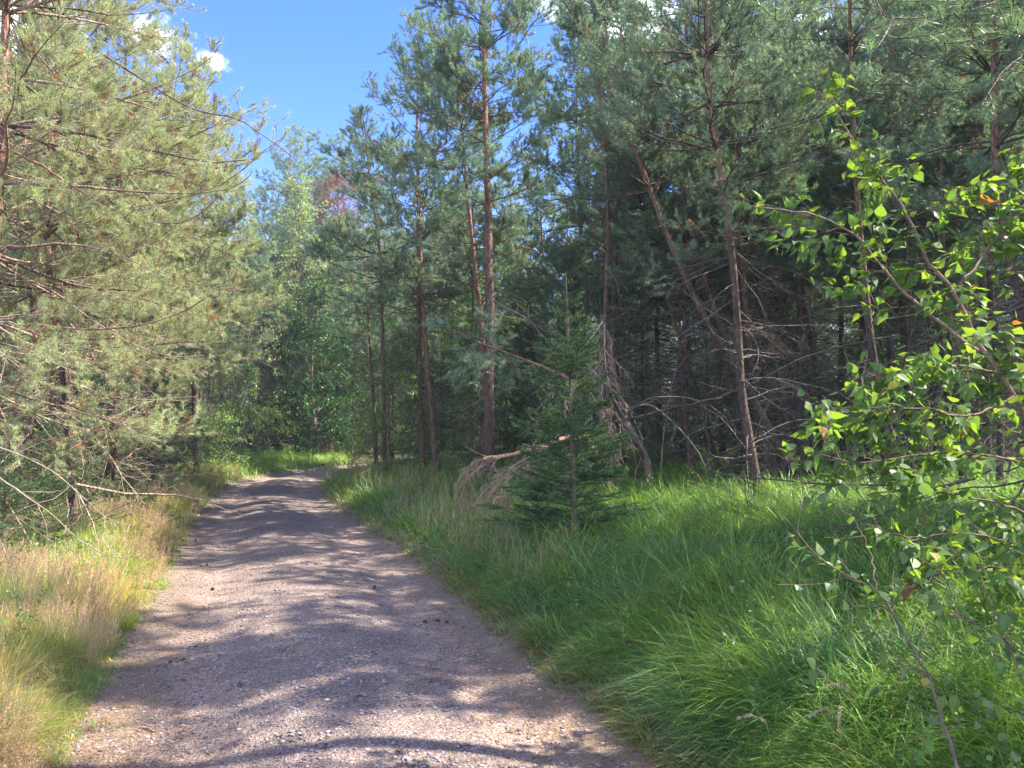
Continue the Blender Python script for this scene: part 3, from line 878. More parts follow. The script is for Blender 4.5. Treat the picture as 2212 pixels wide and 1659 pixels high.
# ------------------------------------------------------------------ broad-leaved trees, bushes
def broad_parts(rng, trunk, r0, crown0=0.2, lmax=2.2, n1=44, el=(0.2, 1.2), d2=5, d3=6, per_m=14, size=0.08, col=(0.10, 0.19, 0.05), bark=(0.16, 0.13, 0.11), vary=0.3, l3=0.35, hang=0.5, prof=0.5):
    wood, fol = MB(), MB()
    H = trunk[-1, 2] - trunk[0, 2]
    tr = spline(trunk, max(12, int(H * 2)))
    K = len(tr); t = np.linspace(0, 1, K)
    _tube1(wood, tr, r0 * (1 - 0.85 * t), 8, np.array(bark))
    t = np.sort(rng.uniform(crown0, 0.97, n1))
    base, _ = at(tr[None], np.zeros(n1, int), t)
    az = np.arange(n1) * 2.39996 + rng.normal(0, 0.5, n1)
    u = np.clip((t - crown0) / (1 - crown0), 0, 1)
    e = el[0] + (el[1] - el[0]) * u + rng.normal(0, 0.15, n1)
    Ln = lmax * np.clip(0.35 + 1.6 * u, 0, 1) * (1 - u) ** prof * rng.uniform(.7, 1.2, n1) + 0.2
    d0 = np.stack([np.cos(az) * np.cos(e), np.sin(az) * np.cos(e), np.sin(e)], 1)
    b1 = grow(rng, base, d0, Ln, 8, up=0.1, wig=0.1)
    tubes(wood, b1, (0.005 + 0.008 * Ln)[:, None] * (1 - 0.85 * np.linspace(0, 1, 8))[None], 4, np.array(bark))
    b2, i2 = shoots(rng, b1, d2, 0.15, 1, lambda r, s, Lp: (0.2 + 0.5 * Lp * (1 - s)) * r.uniform(.6, 1.3, len(s)), (0.5, 1.1), 5, up=0.1, wig=.12, flat=.4)
    tubes(wood, b2, np.full((len(b2), 5), 0.004), 3, np.array(bark))
    b3, i3 = shoots(rng, b2, d3, 0.15, 1, lambda r, s, Lp: l3 * r.uniform(.5, 1.3, len(s)), (0.4, 1.1), 4, up=0.0, wig=.15, flat=.3)
    c = np.array(col)
    def cf(r, n):
        return c * r.uniform(1 - vary, 1 + vary, (n, 1)) * (1 + r.normal(0, 0.06, (n, 3)))
    leaves(rng, fol, np.concatenate([b3]), per_m, size, cf, hang=hang)
    leaves(rng, fol, b2, per_m * 0.8, size, cf, s0=0.4, hang=hang)
    return wood, fol

def line_trunk(x, y, H, rng, lean=0.3, n=7):
    z = np.linspace(0, H, n); a = rng.uniform(0, 6.28)
    off = np.cumsum(rng.normal(0, 0.06, (n, 2)), 0) + np.outer(z / H, [math.cos(a) * lean, math.sin(a) * lean]); off[0] = 0
    z0 = float(gz(np.array([x]), np.array([y]))[0]) - 0.05
    return np.c_[x + off[:, 0], y + off[:, 1], z + z0]

def broad_tree(name, label, cat, xd, D, H, r0, seed, group=None, lean=0.3, x=None, **kw):
    rng = np.random.default_rng(seed)
    x = xw(xd, D) if x is None else x
    tr = line_trunk(x, D, H, rng, lean)
    wood, fol = broad_parts(rng, tr, r0, **kw)
    t = thing(name, label, cat, tr[0], group)
    for mbs, nm, mt in ((wood, 'trunk' if cat == 'tree' else 'stems', M_twig), (fol, 'crown', M_leaf)):
        mbs.v = [v - np.float32(tr[0]) for v in mbs.v]
        mbs.build(nm, mt, t)
    return t

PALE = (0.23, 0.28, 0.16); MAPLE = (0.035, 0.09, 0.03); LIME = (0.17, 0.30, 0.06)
broad_tree('broadleaf_tree', 'tall pale green broadleaf tree below the sky gap at the end of the path', 'tree', 625, 33, 11.6, .12, 101, n1=80, lmax=3.0, crown0=0.12, size=.12, per_m=16, col=PALE)
broad_tree('broadleaf_tree', 'pale leafy tree with yellowish top, right of the palest broadleaf', 'tree', 705, 35, 10.5, .12, 102, n1=70, lmax=2.8, crown0=0.12, size=.12, per_m=16, col=(0.18, 0.25, 0.10))
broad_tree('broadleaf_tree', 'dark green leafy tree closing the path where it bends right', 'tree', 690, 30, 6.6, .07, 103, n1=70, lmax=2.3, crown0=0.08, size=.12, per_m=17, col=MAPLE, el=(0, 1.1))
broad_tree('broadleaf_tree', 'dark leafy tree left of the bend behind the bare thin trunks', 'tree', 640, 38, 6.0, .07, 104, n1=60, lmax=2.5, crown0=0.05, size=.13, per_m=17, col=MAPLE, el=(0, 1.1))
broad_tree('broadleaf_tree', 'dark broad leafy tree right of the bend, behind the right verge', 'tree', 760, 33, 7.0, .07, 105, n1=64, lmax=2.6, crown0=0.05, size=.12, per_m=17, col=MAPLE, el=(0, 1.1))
broad_tree('broadleaf_tree', 'backlit lime green tree between the bend and the slim pines', 'tree', 845, 27, 6.6, .06, 106, n1=56, lmax=1.9, crown0=0.1, size=.11, per_m=15, col=LIME)
broad_tree('birch_tree', 'birch with small bright leaves rising behind the tallest central pine', 'tree', 1020, 20, 8.3, .06, 107, n1=64, lmax=1.6, crown0=0.25, size=.065, per_m=17, col=(0.20, 0.31, 0.08), hang=.9)
broad_tree('broadleaf_tree', 'leafy tree low between the slim pair and the central pine', 'tree', 985, 23, 5.4, .06, 108, n1=56, lmax=1.9, crown0=0.08, size=.09, per_m=15, col=(0.12, 0.22, 0.07))
broad_tree('broadleaf_tree', 'leafy tree filling the stand behind the leaning pines', 'tree', 1370, 27, 6, .06, 109, n1=56, lmax=2.3, crown0=0.08, size=.1, per_m=14, col=(0.10, 0.19, 0.06))
broad_tree('broadleaf_tree', 'backlit leafy tree glowing deep behind the birch stems', 'tree', 1950, 19, 4.6, .05, 110, n1=60, lmax=2.2, crown0=0.05, size=.085, per_m=15, col=LIME)
broad_tree('broadleaf_tree', 'leafy young tree showing green among the left pine branches', 'tree', 330, 21, 6.8, .05, 111, n1=50, lmax=1.5, crown0=0.3, size=.09, per_m=12, col=(0.17, 0.30, 0.06))

# the dead reddish-brown tree between the far pines
def dead_tree(xd, D, H, seed, label):
    rng = np.random.default_rng(seed)
    tr = line_trunk(xw(xd, D), D, H, rng)
    wood, fol = broad_parts(rng, tr, .1, crown0=.72, lmax=1.6, n1=90, size=.075, per_m=12, col=(0.27, 0.16, 0.10), bark=(0.36, 0.2, 0.15), d2=6, d3=7)
    t = thing('dead_tree', label, 'tree', tr[0])
    for mbs, nm, mt in ((wood, 'trunk', M_twig), (fol, 'dry_leaves', M_dead)):
        mbs.v = [v - np.float32(tr[0]) for v in mbs.v]
        mbs.build(nm, mt, t)
dead_tree(715, 36, 13.4, 120, 'dead tree with reddish-brown dry crown above the broadleaf trees')

# bushes: one built, then copied
def bush(seed, H, lm, size, col, n1=26, per_m=20):
    rng = np.random.default_rng(seed)
    tr = line_trunk(0, 0, H, rng, .1); tr[:, 2] -= tr[0, 2]
    return broad_parts(rng, tr, .012, crown0=.04, lmax=lm, n1=n1, el=(.3, 1.2), size=size, per_m=per_m, col=col, l3=.2, d2=6, d3=8)
bproto = {}
BS = {'a': (131, 1.2, .7, .05, (0.17, 0.28, 0.07)), 'b': (132, 2.2, 1.1, .07, (0.12, 0.20, 0.07)), 'c': (133, 3.4, 1.5, .09, (0.10, 0.17, 0.06))}
def bush_copy(k, x, y, s, label, group=None):
    z = float(gz(np.array([x]), np.array([y]))[0]) - .03
    if k not in bproto:
        wood, fol = bush(*BS[k])
        t = thing('bush', label, 'bush', (x, y, z), group)
        wood.build('stems', M_twig, t); fol.build('foliage', M_leaf, t)
        t.scale = (s,) * 3; bproto[k] = t
        return
    dup(bproto[k], (x, y, z), R.uniform(0, 6.28), s, label, group)
for k, xd, D, s, lb in (
    ('a', 470, 22, 1.2, 'bright green bush on the left verge before the bend'),
    ('a', 515, 25, 1.4, 'low light bush under the thin bare trunks'),
    ('a', 575, 28, 1.3, 'small bright bush at the outside of the bend'),
    ('a', 420, 19, 1.0, 'bright bush at the foot of the full green pine'),
    ('b', 600, 34, 1.0, 'shaded bush behind the outside of the bend'),
    ('a', 965, 13.6, .55, 'small leafy bush in front of the central pine foot'),
    ('a', 915, 12.8, .5, 'small leafy bush at the right verge beside the slim pair'),
    ('b', 870, 21, .8, 'bush under the slim pines at right of the bend'),
    ('a', 748, 20.5, .7, 'low bush tucked at the inside of the bend beside the path'),
    ('b', 800, 26, .9, 'bush on the inside of the bend'),
    ('b', 1000, 18, .9, 'dark bush behind the foot of the central pine'),
    ('b', 1180, 19, .9, 'bush behind the small spruce'),
):
    bush_copy(k, xw(xd, D), D, s, lb, 'bushes along the path')
def scatter_bush(n, xlo, xhi, dlo, dhi, mind, kinds, label, group, smin, smax, seed):
    rr = random.Random(seed); used = []; c = 0; tries = 0
    while c < n and tries < 4000:
        tries += 1
        D = rr.uniform(dlo, dhi); x = xw(rr.uniform(xlo, xhi), D)
        if abs(float(path_uv(np.array([x]), np.array([D]))[0])) < 3.0: continue
        if any((x - a) ** 2 + (D - b) ** 2 < mind ** 2 for a, b in used): continue
        used.append((x, D)); c += 1
        kk = rr.choice(kinds)
        bush_copy(kk, x, D, rr.uniform(smin, smax), {'b': 'leafy bush ', 'c': 'tall leafy bush '}[kk] + label(x, D), group)
scatter_bush(56, 850, 2400, 16, 34, 1.3, 'bc', where_right, 'bushes in the right stand', .8, 1.3, 5)
scatter_bush(22, -200, 620, 14, 36, 1.6, 'bcb', where_left, 'bushes in the left stand', .8, 1.3, 6)
scatter_bush(16, 560, 1000, 34, 48, 2.0, 'cc', where_bend, 'bushes beyond the bend', 1.2, 1.7, 8)

# ------------------------------------------------------------------ spruces
M_sbark = M_twig
def spruce_parts(rng, H, r0, lmax, whorls, per_m=900, nlen=0.016, nwid=0.0022, base=(0.05, 0.095, 0.04), tipc=(0.13, 0.22, 0.07), e0=-0.05, e1=0.75, sparse_top=True, d2=11, d3=13, trunk=None, c0=0.04):
    wood, fol = MB(), MB()
    tr = spline(trunk if trunk is not None else np.array([[0, 0, 0], [0.01, 0, H * .5], [0, 0, H]]), 14)
    t14 = np.linspace(0, 1, 14)
    _tube1(wood, tr, r0 * (1 - .9 * t14) + .002, 7, np.array([0.17, 0.12, 0.09]))
    hs = []
    for i in range(whorls):
        u = i / whorls
        for j in range(rng.integers(5, 8)):
            hs.append(c0 + (0.93 - c0) * u ** 0.92 + rng.normal(0, .006))
    for i in range(whorls * 3): hs.append(rng.uniform(c0, 0.7))
    t = np.clip(np.array(hs), 0.02, .97); n = len(t)
    base_p, _ = at(tr[None], np.zeros(n, int), t)
    az = rng.uniform(0, 6.283, n)
    e = e0 + (e1 - e0) * t ** 0.8 + rng.normal(0, .09, n)
    Ln = lmax * (1 - t) ** 0.85 * rng.uniform(.6, 1.12, n) + .06
    d0 = np.stack([np.cos(az) * np.cos(e), np.sin(az) * np.cos(e), np.sin(e)], 1)
    b1 = grow(rng, base_p, d0, Ln, 8, up=.10, wig=.05, droop=.05)
    tubes(wood, b1, (.002 + .005 * Ln)[:, None] * (1 - .8 * np.linspace(0, 1, 8))[None], 4, TWIG * .8)
    b2, i2 = shoots(rng, b1, d2, .12, .98, lambda r, s, Lp: (.05 + .42 * Lp * (1 - s)) * r.uniform(.7, 1.2, len(s)), (.75, 1.0), 5, up=.02, wig=.05, flat=.9)
    b3, i3 = shoots(rng, b2, d3, .2, 1, lambda r, s, Lp: (.03 + .4 * Lp * (1 - s)) * r.uniform(.7, 1.2, len(s)), (.7, 1.0), 3, up=.0, wig=.05, flat=.9, nmin=0)
    tubes(wood, b2, np.full((len(b2), 5), .0016), 3, TWIG * .8)
    B, T = np.array(base), np.array(tipc)
    def cf(n): 
        k = np.clip(rng.normal(.1, .12, (n, 1)), 0, 1)
        return (B * (1 - k) + T * k) * rng.uniform(.8, 1.25, (n, 1))
    for q in (b1, b2, b3):
        if len(q):
            needles(rng, fol, q, per_m, nlen, nwid, cf(len(q)), spread=(.7, 1.2), tip=4)
    for q in (b1[:, -2:], b2[:, -2:]):
        k = rng.uniform(.3, 1, (len(q), 1))
        needles(rng, fol, q, per_m * .7, nlen * 1.1, nwid * 1.2, B * (1 - k) + T * k, spread=(.4, 1.0), s0=.3, tip=5)
    needles(rng, fol, tr[None, 7:], per_m * .5, nlen, nwid, cf(1), spread=(.5, .9))
    return wood, fol

def spruce_at(label, tr, seed, group=None, **kw):
    rng = np.random.default_rng(seed)
    wood, fol = spruce_parts(rng, tr[-1, 2] - tr[0, 2], trunk=tr - tr[0], **kw)
    t = thing('spruce_tree', label, 'tree', tr[0], group)
    wood.build('trunk', M_sbark, t); fol.build('crown', M_spruce, t)
    return t
D = 7.9
b = gp(1243, D); b[2] -= .04
tr = np.array([b, P(1240, 1060, D), P(1236, 950, D), P(1231, 800, D), P(1226, 690, D), P(1222, 588, D)])
spruce_at('young spruce standing alone in the grass right of the path', tr, 201, r0=.028, lmax=.98, whorls=14, per_m=1050, nlen=.018, nwid=.0040, e0=-.05, e1=.85, d2=14, base=(.085, .16, .06), tipc=(.22, .36, .10))

# small spruces low on the left
sp = None
for (xd, D, s, lb) in ((95, 8.0, 1.0, 'small spruce low on the left verge under the bare branches'), (15, 7.2, 1.05, 'small spruce cut by the left edge above the dry grass'),
                       (195, 9.2, .9, 'small spruce beside the thin reddish trunk on the left'), (290, 12.5, .75, 'dark little spruce at the edge of the left verge'),
                       (60, 10.5, 1.5, 'spruce behind the small ones at the left edge'), (1395, 13.5, .7, 'tiny spruce in the grass behind the young spruce')):
    bp = gp(xd, D); bp[2] -= .03
    if sp is None:
        rng = np.random.default_rng(210)
        wood, fol = spruce_parts(rng, 1.25, .02, .75, 8, per_m=750, nlen=.018, nwid=.003, base=(.075, .13, .045), tipc=(.19, .28, .08), e0=.05, e1=.7, d2=9)
        sp = thing('spruce_tree', lb, 'tree', bp, 'small spruces')
        wood.build('trunk', M_sbark, sp); fol.build('crown', M_spruce, sp)
        sp.scale = (s,) * 3
    else:
        dup(sp, bp, R.uniform(0, 6), s, lb, 'small spruces')
# taller shade spruces that fill the low gaps of the stands
rng = np.random.default_rng(220)
wood, fol = spruce_parts(rng, 6.5, .06, 1.9, 16, per_m=230, nlen=.03, nwid=.008, base=(.06, .11, .05), tipc=(.12, .19, .07), e0=-.15, e1=.7, d2=6, d3=7)
bsp = None
rr = random.Random(9); c = 0
SPL = {0: where_left, 1: where_right, 2: where_bend}
used = []
for (n_, xlo, xhi, dlo, dhi, key) in ((9, -150, 560, 13, 30, 0), (20, 880, 2400, 20, 34, 1), (9, 560, 950, 36, 46, 2)):
    k = 0
    while k < n_:
        D = rr.uniform(dlo, dhi); x = xw(rr.uniform(xlo, xhi), D)
        if abs(float(path_uv(np.array([x]), np.array([D]))[0])) < 3.4: continue
        if any((x - a) ** 2 + (D - b_) ** 2 < 5 for a, b_ in used): continue
        used.append((x, D)); k += 1
        z = float(gz(np.array([x]), np.array([D]))[0]) - .05
        if bsp is None:
            bsp = thing('spruce_tree', 'dark spruce ' + SPL[key](x, D), 'tree', (x, D, z), 'shade spruces')
            wood.build('trunk', M_sbark, bsp); fol.build('crown', M_spruce, bsp)
        else:
            dup(bsp, (x, D, z), rr.uniform(0, 6), rr.uniform(.7, 1.15), 'dark spruce ' + SPL[key](x, D), 'shade spruces')

# ------------------------------------------------------------------ grass
def blades(rng, mb, x, y, h, wid, az, lean, curl, cols, K=5, z=None):
    n = len(x)
    z = gz(x, y) - .01 if z is None else z
    s = np.linspace(0, 1, K)[None]
    ca, sa = np.cos(lean)[:, None], np.sin(lean)[:, None]
    hz = h[:, None] * (sa * s + 0.55 * curl[:, None] * s ** 2)
    vt = h[:, None] * (ca * s - 0.5 * curl[:, None] * s ** 2.4)
    vt = np.maximum(vt, .01)
    px = x[:, None] + hz * np.cos(az)[:, None]; py = y[:, None] + hz * np.sin(az)[:, None]; pz = z[:, None] + vt
    C = np.stack([px, py, pz], -1)
    tw = az + math.pi / 2 + rng.normal(0, .5, n)
    sd = np.stack([np.cos(tw), np.sin(tw), np.zeros(n)], 1)[:, None]
    wv = wid[:, None] * np.array([0.7, 1.0, .85, .55, 0][:K] if K == 5 else [0.8, 1, .6, 0])[None]
    A = C - sd * wv[..., None] * .5; B = C + sd * wv[..., None] * .5
    V = np.concatenate([A, B[:, :-1]], 1)            # K + K-1 verts
    m = 2 * K - 1
    q = []
    for k in range(K - 2): q.append([k, K + k, K + k + 1, k + 1])
    q = np.array(q); base = (np.arange(n) * m)[:, None, None]
    c = cols
    mb.add(V.reshape(-1, 3), (q[None] + base).reshape(-1, 4), np.repeat(c, len(q), 0))
    t = np.array([[K - 2, 2 * K - 2, K - 1]])
    mb.add(np.zeros((0, 3)), (t[None] + base - n * m).reshape(-1, 3), c)
    return C

def spread_pts(rng, n, xlo, xhi, dmin, dmax, p=1.0):
    D = dmin * (dmax / dmin) ** (rng.random(n) ** p)
    xd = rng.uniform(xlo, xhi, n)
    return (xd - CX) / F * D, D

def hash2(i, j, k):
    v = np.sin(i * 127.1 + j * 311.7 + k * 74.7) * 43758.5453
    return v - np.floor(v)

def clump(x, y, cell):
    i, j = np.floor(x / cell), np.floor(y / cell)
    cx = (i + .2 + .6 * hash2(i, j, 1)) * cell; cyy = (j + .2 + .6 * hash2(i, j, 2)) * cell
    return cx, cyy, hash2(i, j, 3), hash2(i, j, 4), hash2(i, j, 5)

def grass_field(name, label, seed, n, xlo, xhi, dmin, dmax, dr, hfun, cfun, wid=(.0028, .00055), lean_mu=.25, curl_mu=.6, cell=.38, keep=None, p=1.0, flop=0.0):
    rng = np.random.default_rng(seed)
    x, y = spread_pts(rng, n, xlo, xhi, dmin, dmax, p)
    d = path_uv(x, y)
    m = (d > dr[0]) & (d < dr[1])
    if keep is not None: m &= keep(rng, x, y, d)
    x, y, d = x[m], y[m], d[m]
    cx, cyy, h1, h2, h3 = clump(x, y, cell)
    # pull the roots into tussocks
    pull = .45 * h2
    x = x + (cx - x) * pull; y = y + (cyy - y) * pull
    d = path_uv(x, y)
    az = np.arctan2(y - cyy, x - cx) + rng.normal(0, .5, len(x))
    field = 2.2 * vnoise(x * .9, y * .9, 17) + 2.9
    wgt = rng.random(len(x)) < .35
    az = np.where(wgt, field + rng.normal(0, .5, len(x)), az)
    fl = rng.random(len(x)) < flop * np.exp(-np.abs(np.abs(d) - HW) / .5)     # tufts bow out over the path
    az = np.where(fl, np.where(d > 0, math.pi, 0) + rng.normal(0, .6, len(x)), az)
    h = hfun(rng, x, y, d) * (.75 + .5 * h1) * rng.uniform(.55, 1.15, len(x))
    Dd = np.hypot(x, y)
    w = (wid[0] + wid[1] * Dd) * rng.uniform(.7, 1.3, len(x))
    lean = np.abs(rng.normal(lean_mu, .2, len(x))); curl = np.clip(rng.normal(curl_mu, .35, len(x)), 0, 1.5)
    c = cfun(rng, x, y, d, h1, h3)
    mb = MB()
    blades(rng, mb, x, y, h, w, az, lean, curl, c)
    o = mb.build(name, M_grass)
    tag(o, label, None, None, 'stuff')
    return o

G1 = np.array([.135, .26, .05]); G2 = np.array([.24, .36, .065]); G3 = np.array([.15, .27, .095]); STRAW = np.array([.46, .36, .18]); DRY = np.array([.42, .31, .18])
def right_cols(rng, x, y, d, h1, h3):
    k = rng.random((len(x), 1)); q = h3[:, None]
    c = G1 * (1 - k) + G2 * k
    c = np.where(q > .62, G3 * (.8 + .5 * k), c)
    st = rng.random(len(x)) < .06
    c = np.where(st[:, None], STRAW * .8, c)
    e = np.clip(1 - (d - HW) / .22, 0, 1)[:, None] * rng.random((len(x), 1))
    c = c * (1 - e) + DRY * .75 * e
    return c * rng.uniform(.5, 1.45, (len(x), 1))
def right_h(rng, x, y, d):
    e = np.clip((d - HW + .12) / .8, 0, 1)
    return (.10 + .50 * e ** .8) * np.where(y > 11, .85, 1) * (1 - .25 * np.clip((d - 5) / 6, 0, 1))
grass_field('grass', 'long lush green grass right of the path', 301, 290000, 620, 2650, 1.7, 30, (HW - .12, 16), right_h, right_cols, wid=(.0042, .0006), flop=.55, curl_mu=1.05)
def short_keep(rng, x, y, d):
    h = clump(x, y, .31)[3]
    reach = .04 + .42 * h ** 2
    return rng.random(len(x)) < np.where(np.abs(d) > HW - reach, .8, .02)
def edge_cols(rng, x, y, d, h1, h3):
    k = rng.random((len(x), 1))
    return (DRY * k + np.array([.16, .20, .07]) * (1 - k)) * rng.uniform(.7, 1.2, (len(x), 1))
grass_field('short_grass', 'thin dry grass fringe on the right edge of the path', 302, 160000, 600, 2400, 1.9, 24, (HW - .5, HW + .3), lambda r, x, y, d: np.full(len(x), .06), edge_cols, curl_mu=.9, lean_mu=.6, wid=(.0015, .0003), keep=short_keep)
def left_cols(rng, x, y, d, h1, h3):
    k = rng.random((len(x), 1))
    a = -d - HW
    dryp = np.clip(.95 - np.abs(a - .35) / .8, .08, .7) * np.clip(1.3 - y / 22, .35, 1) * (.45 + .9 * h3)
    c = np.array([.17, .30, .06]) * (1 - k) + np.array([.26, .38, .09]) * k
    m = rng.random(len(x)) < dryp
    c = np.where(m[:, None], np.array([.54, .42, .19]) * (.75 + .5 * k), c)
    return c * rng.uniform(.85, 1.2, (len(x), 1))
def left_h(rng, x, y, d):
    a = np.clip((-d - HW + .1) / .45, 0, 1)
    return .07 + .33 * a
grass_field('dry_grass', 'sunlit green and straw coloured grass left of the path', 303, 280000, -350, 760, 2.0, 34, (-9, -HW + .12), left_h, left_cols, curl_mu=.6, wid=(.0016, .00045), flop=.6, cell=.45)
grass_field('short_grass', 'thin dry grass fringe on the left edge of the path', 304, 110000, -200, 760, 2.2, 26, (-HW - .3, -HW + .5), lambda r, x, y, d: np.full(len(x), .06), edge_cols, curl_mu=.9, lean_mu=.6, wid=(.0015, .0003), keep=short_keep)

# airy flowering tops of the fine grass on the left
def panicles(name, label, seed, n, xlo, xhi, dmin, dmax, dr, hgt, col):
    rng = np.random.default_rng(seed)
    x, y = spread_pts(rng, n, xlo, xhi, dmin, dmax)
    d = path_uv(x, y)
    cx, cyy, h1, h2, h3 = clump(x, y, .7)
    m = (d > dr[0]) & (d < dr[1]) & (h3 > .35)
    x, y, d, h1 = x[m], y[m], d[m], h1[m]
    n = len(x)
    z = gz(x, y)
    h = hgt * (.7 + .5 * h1) * rng.uniform(.8, 1.15, n) * np.clip((np.abs(d) - HW + .25) / .4, .45, 1)
    az = rng.normal(0, .9, n); ln = np.abs(rng.normal(.25, .15, n))
    d0 = np.stack([np.cos(az) * np.sin(ln), np.sin(az) * np.sin(ln), np.cos(ln)], 1)
    st = grow(rng, np.stack([x, y, z], 1), d0, h, 5, up=-.1, wig=.03)
    mb = MB()
    Dd = np.hypot(x, y)
    c = np.array(col) * rng.uniform(.8, 1.2, (n, 1))
    tubes(mb, st, (.0004 + .00012 * Dd)[:, None] * np.ones((1, 5)), 3, c)
    # spikelets
    k = 34
    idx = np.repeat(np.arange(n), k)
    s = rng.uniform(.55, 1, n * k)
    p, t = at(st, idx, s)
    r = nrm(rng.normal(0, 1, (n * k, 3))); r = nrm(r - (r * t).sum(1, keepdims=True) * t + t * .5)
    rad = (.05 * (1.05 - s) / .5 * rng.random(n * k) ** .6)[:, None]
    q = p + r * rad
    ww = (.0009 + .00022 * Dd[idx])[:, None]
    sd = nrm(rng.normal(0, 1, (n * k, 3))) * ww
    V = np.stack([q - sd, q + sd, q + nrm(r + t) * ww * 3.5], 1)
    mb.add(V.reshape(-1, 3), np.arange(n * k * 3).reshape(-1, 3), c[idx] * rng.uniform(.8, 1.25, (n * k, 1)))
    o = mb.build(name, M_dead)
    tag(o, label, None, None, 'stuff')
panicles('grass_flowers', 'fine tan flowering grass heads along the left verge', 311, 21000, -300, 700, 2.3, 22, (-3.6, -HW + .05), .42, (.60, .42, .25))
panicles('grass_flowers', 'scattered tan flowering grass heads on the right verge', 312, 2600, 640, 1250, 6, 20, (HW + .1, 3.2), .5, (.38, .30, .18))

# broad-leaved weeds and tiny saplings mixed into the grass
def weeds(label, seed, n, xlo, xhi, dmin, dmax, dr, col, size=.03):
    rng = np.random.default_rng(seed)
    x, y = spread_pts(rng, n, xlo, xhi, dmin, dmax)
    d = path_uv(x, y); m = (d > dr[0]) & (d < dr[1]); x, y = x[m], y[m]; n = len(x)
    z = gz(x, y); a = rng.uniform(0, 6.283, n); ln = np.abs(rng.normal(0, .3, n))
    d0 = np.stack([np.cos(a) * np.sin(ln), np.sin(a) * np.sin(ln), np.cos(ln)], 1)
    st = grow(rng, np.stack([x, y, z], 1), d0, rng.uniform(.2, .62, n), 7, up=-.05, wig=.08)
    mb = MB(); tubes(mb, st, np.full((n, 7), .0016), 3, np.array([.20, .22, .09]))
    c = np.array(col)
    leaves(rng, mb, st, 38, size, lambda r, k: c * r.uniform(.6, 1.35, (k, 1)) * (1 + r.normal(0, .08, (k, 3))), s0=.25, hang=.1)
    tag(mb.build('weeds', M_leaf), label, kind='stuff')
weeds('leafy weeds mixed into the grass right of the path', 331, 900, 700, 2500, 2.4, 16, (HW + .2, 9), (.15, .26, .07), .034)
weeds('leafy weeds mixed into the grass left of the path', 332, 500, -300, 700, 3.5, 22, (-6, -HW - .3), (.20, .31, .08), .035)
weeds('bright leafy ground plants on the far left verge', 333, 500, 380, 680, 16, 32, (-5, -HW - .3), (.24, .38, .09), .06)

# ------------------------------------------------------------------ distant wood closing every gap
rng = np.random.default_rng(401)
mb = MB()
nT = 230
ang = rng.uniform(-1.25, 1.25, nT); rad = rng.uniform(50, 84, nT)
for a, r_ in zip(ang, rad):
    X0, Y0 = math.sin(a) * r_, math.cos(a) * r_
    H = rng.uniform(9, 14) if abs(math.atan2(X0, Y0) + .28) > .1 else rng.uniform(8, 11)
    n = 2600
    u = rng.random(n) ** .8
    rr_ = (2.6 * (1 - u) ** .6 + .2) * np.sqrt(rng.random(n)) * (1 + .3 * np.sin(u * 37))
    th = rng.uniform(0, 6.283, n)
    c0_ = np.stack([X0 + rr_ * np.cos(th), Y0 + rr_ * np.sin(th), u * H + rng.normal(0, .2, n)], 1)
    dd = nrm(np.stack([np.cos(th), np.sin(th), rng.normal(.1, .6, n)], 1) + rng.normal(0, .3, (n, 3)))
    sd = nrm(np.cross(dd, rng.normal(0, 1, (n, 3)))) * .07
    V = np.stack([c0_ - sd, c0_ + sd, c0_ + dd * rng.uniform(.25, .5, (n, 1))], 1)
    c = GREEN * rng.uniform(.5, 1.1) * rng.uniform(.6, 1.2, (n, 1))
    mb.add(V.reshape(-1, 3), np.arange(n * 3).reshape(-1, 3), c)
    _tube1(mb, np.array([[X0, Y0, 0], [X0, Y0, H * .9]]), np.array([.12, .02]), 4, BARK_LO)
o = mb.build('distant_forest', M_needle)
tag(o, 'far off wood of green conifers closing the view behind the stands', kind='stuff')

# ------------------------------------------------------------------ young birch with big near leaves
def birch_shape():
    prof = [(0.0, 0.0), (.20, .03), (.37, .14), (.355, .20), (.43, .28), (.385, .36), (.37, .45), (.30, .52), (.285, .60), (.21, .68), (.19, .75), (.12, .82), (.10, .88)]
    R_ = [(x, y, .10 * x) for x, y in prof]
    mid = [(0, y, -.03 * y * y) for _, y in prof]
    V = []; Fq = []
    for sgn in (1, -1):
        b = len(V)
        for (x, y, z), mmm in zip(R_, mid):
            V.append((x * sgn, y, z - .10 * y * y)); V.append((0, y, -.10 * y * y))
        for k in range(len(prof) - 1):
            a0, a1, c0_, c1 = b + 2 * k, b + 2 * k + 1, b + 2 * k + 2, b + 2 * k + 3
            Fq.append((a0, c0_, c1, a1) if sgn > 0 else (a0, a1, c1, c0_))
        t = len(V); V.append((0, 1.08, -.13))
        k = len(prof) - 1
        Fq.append((b + 2 * k, t, t, b + 2 * k + 1))
    quads = [q for q in Fq if q[1] != q[2]]
    # tips as thin quads using the last mid vertex
    for q in Fq:
        if q[1] == q[2]: quads.append((q[0], q[1], q[3], q[3]))
    V = np.array(V, float)
    tri = []
    for q in quads:
        if q[2] == q[3]: tri.append((q[0], q[1], q[2]))
        else:
            tri.append((q[0], q[1], q[2])); tri.append((q[0], q[2], q[3]))
    tri = [t_ for t_ in tri if len(set(t_)) == 3]
    return V, np.array(tri)
BV, BF = birch_shape()
def birch_cols(rng, n):
    k = rng.random((n, 1))
    c = np.array([.075, .14, .055]) * (1 - k) + np.array([.15, .22, .065]) * k
    y = rng.random(n)
    c[y < .012] = (.30, .25, .05); c[y < .006] = (.30, .15, .05); c[y < .005] = (.2, .09, .04)
    return c * rng.uniform(.85, 1.15, (n, 1))
BIRCHB = np.array([.30, .20, .15])
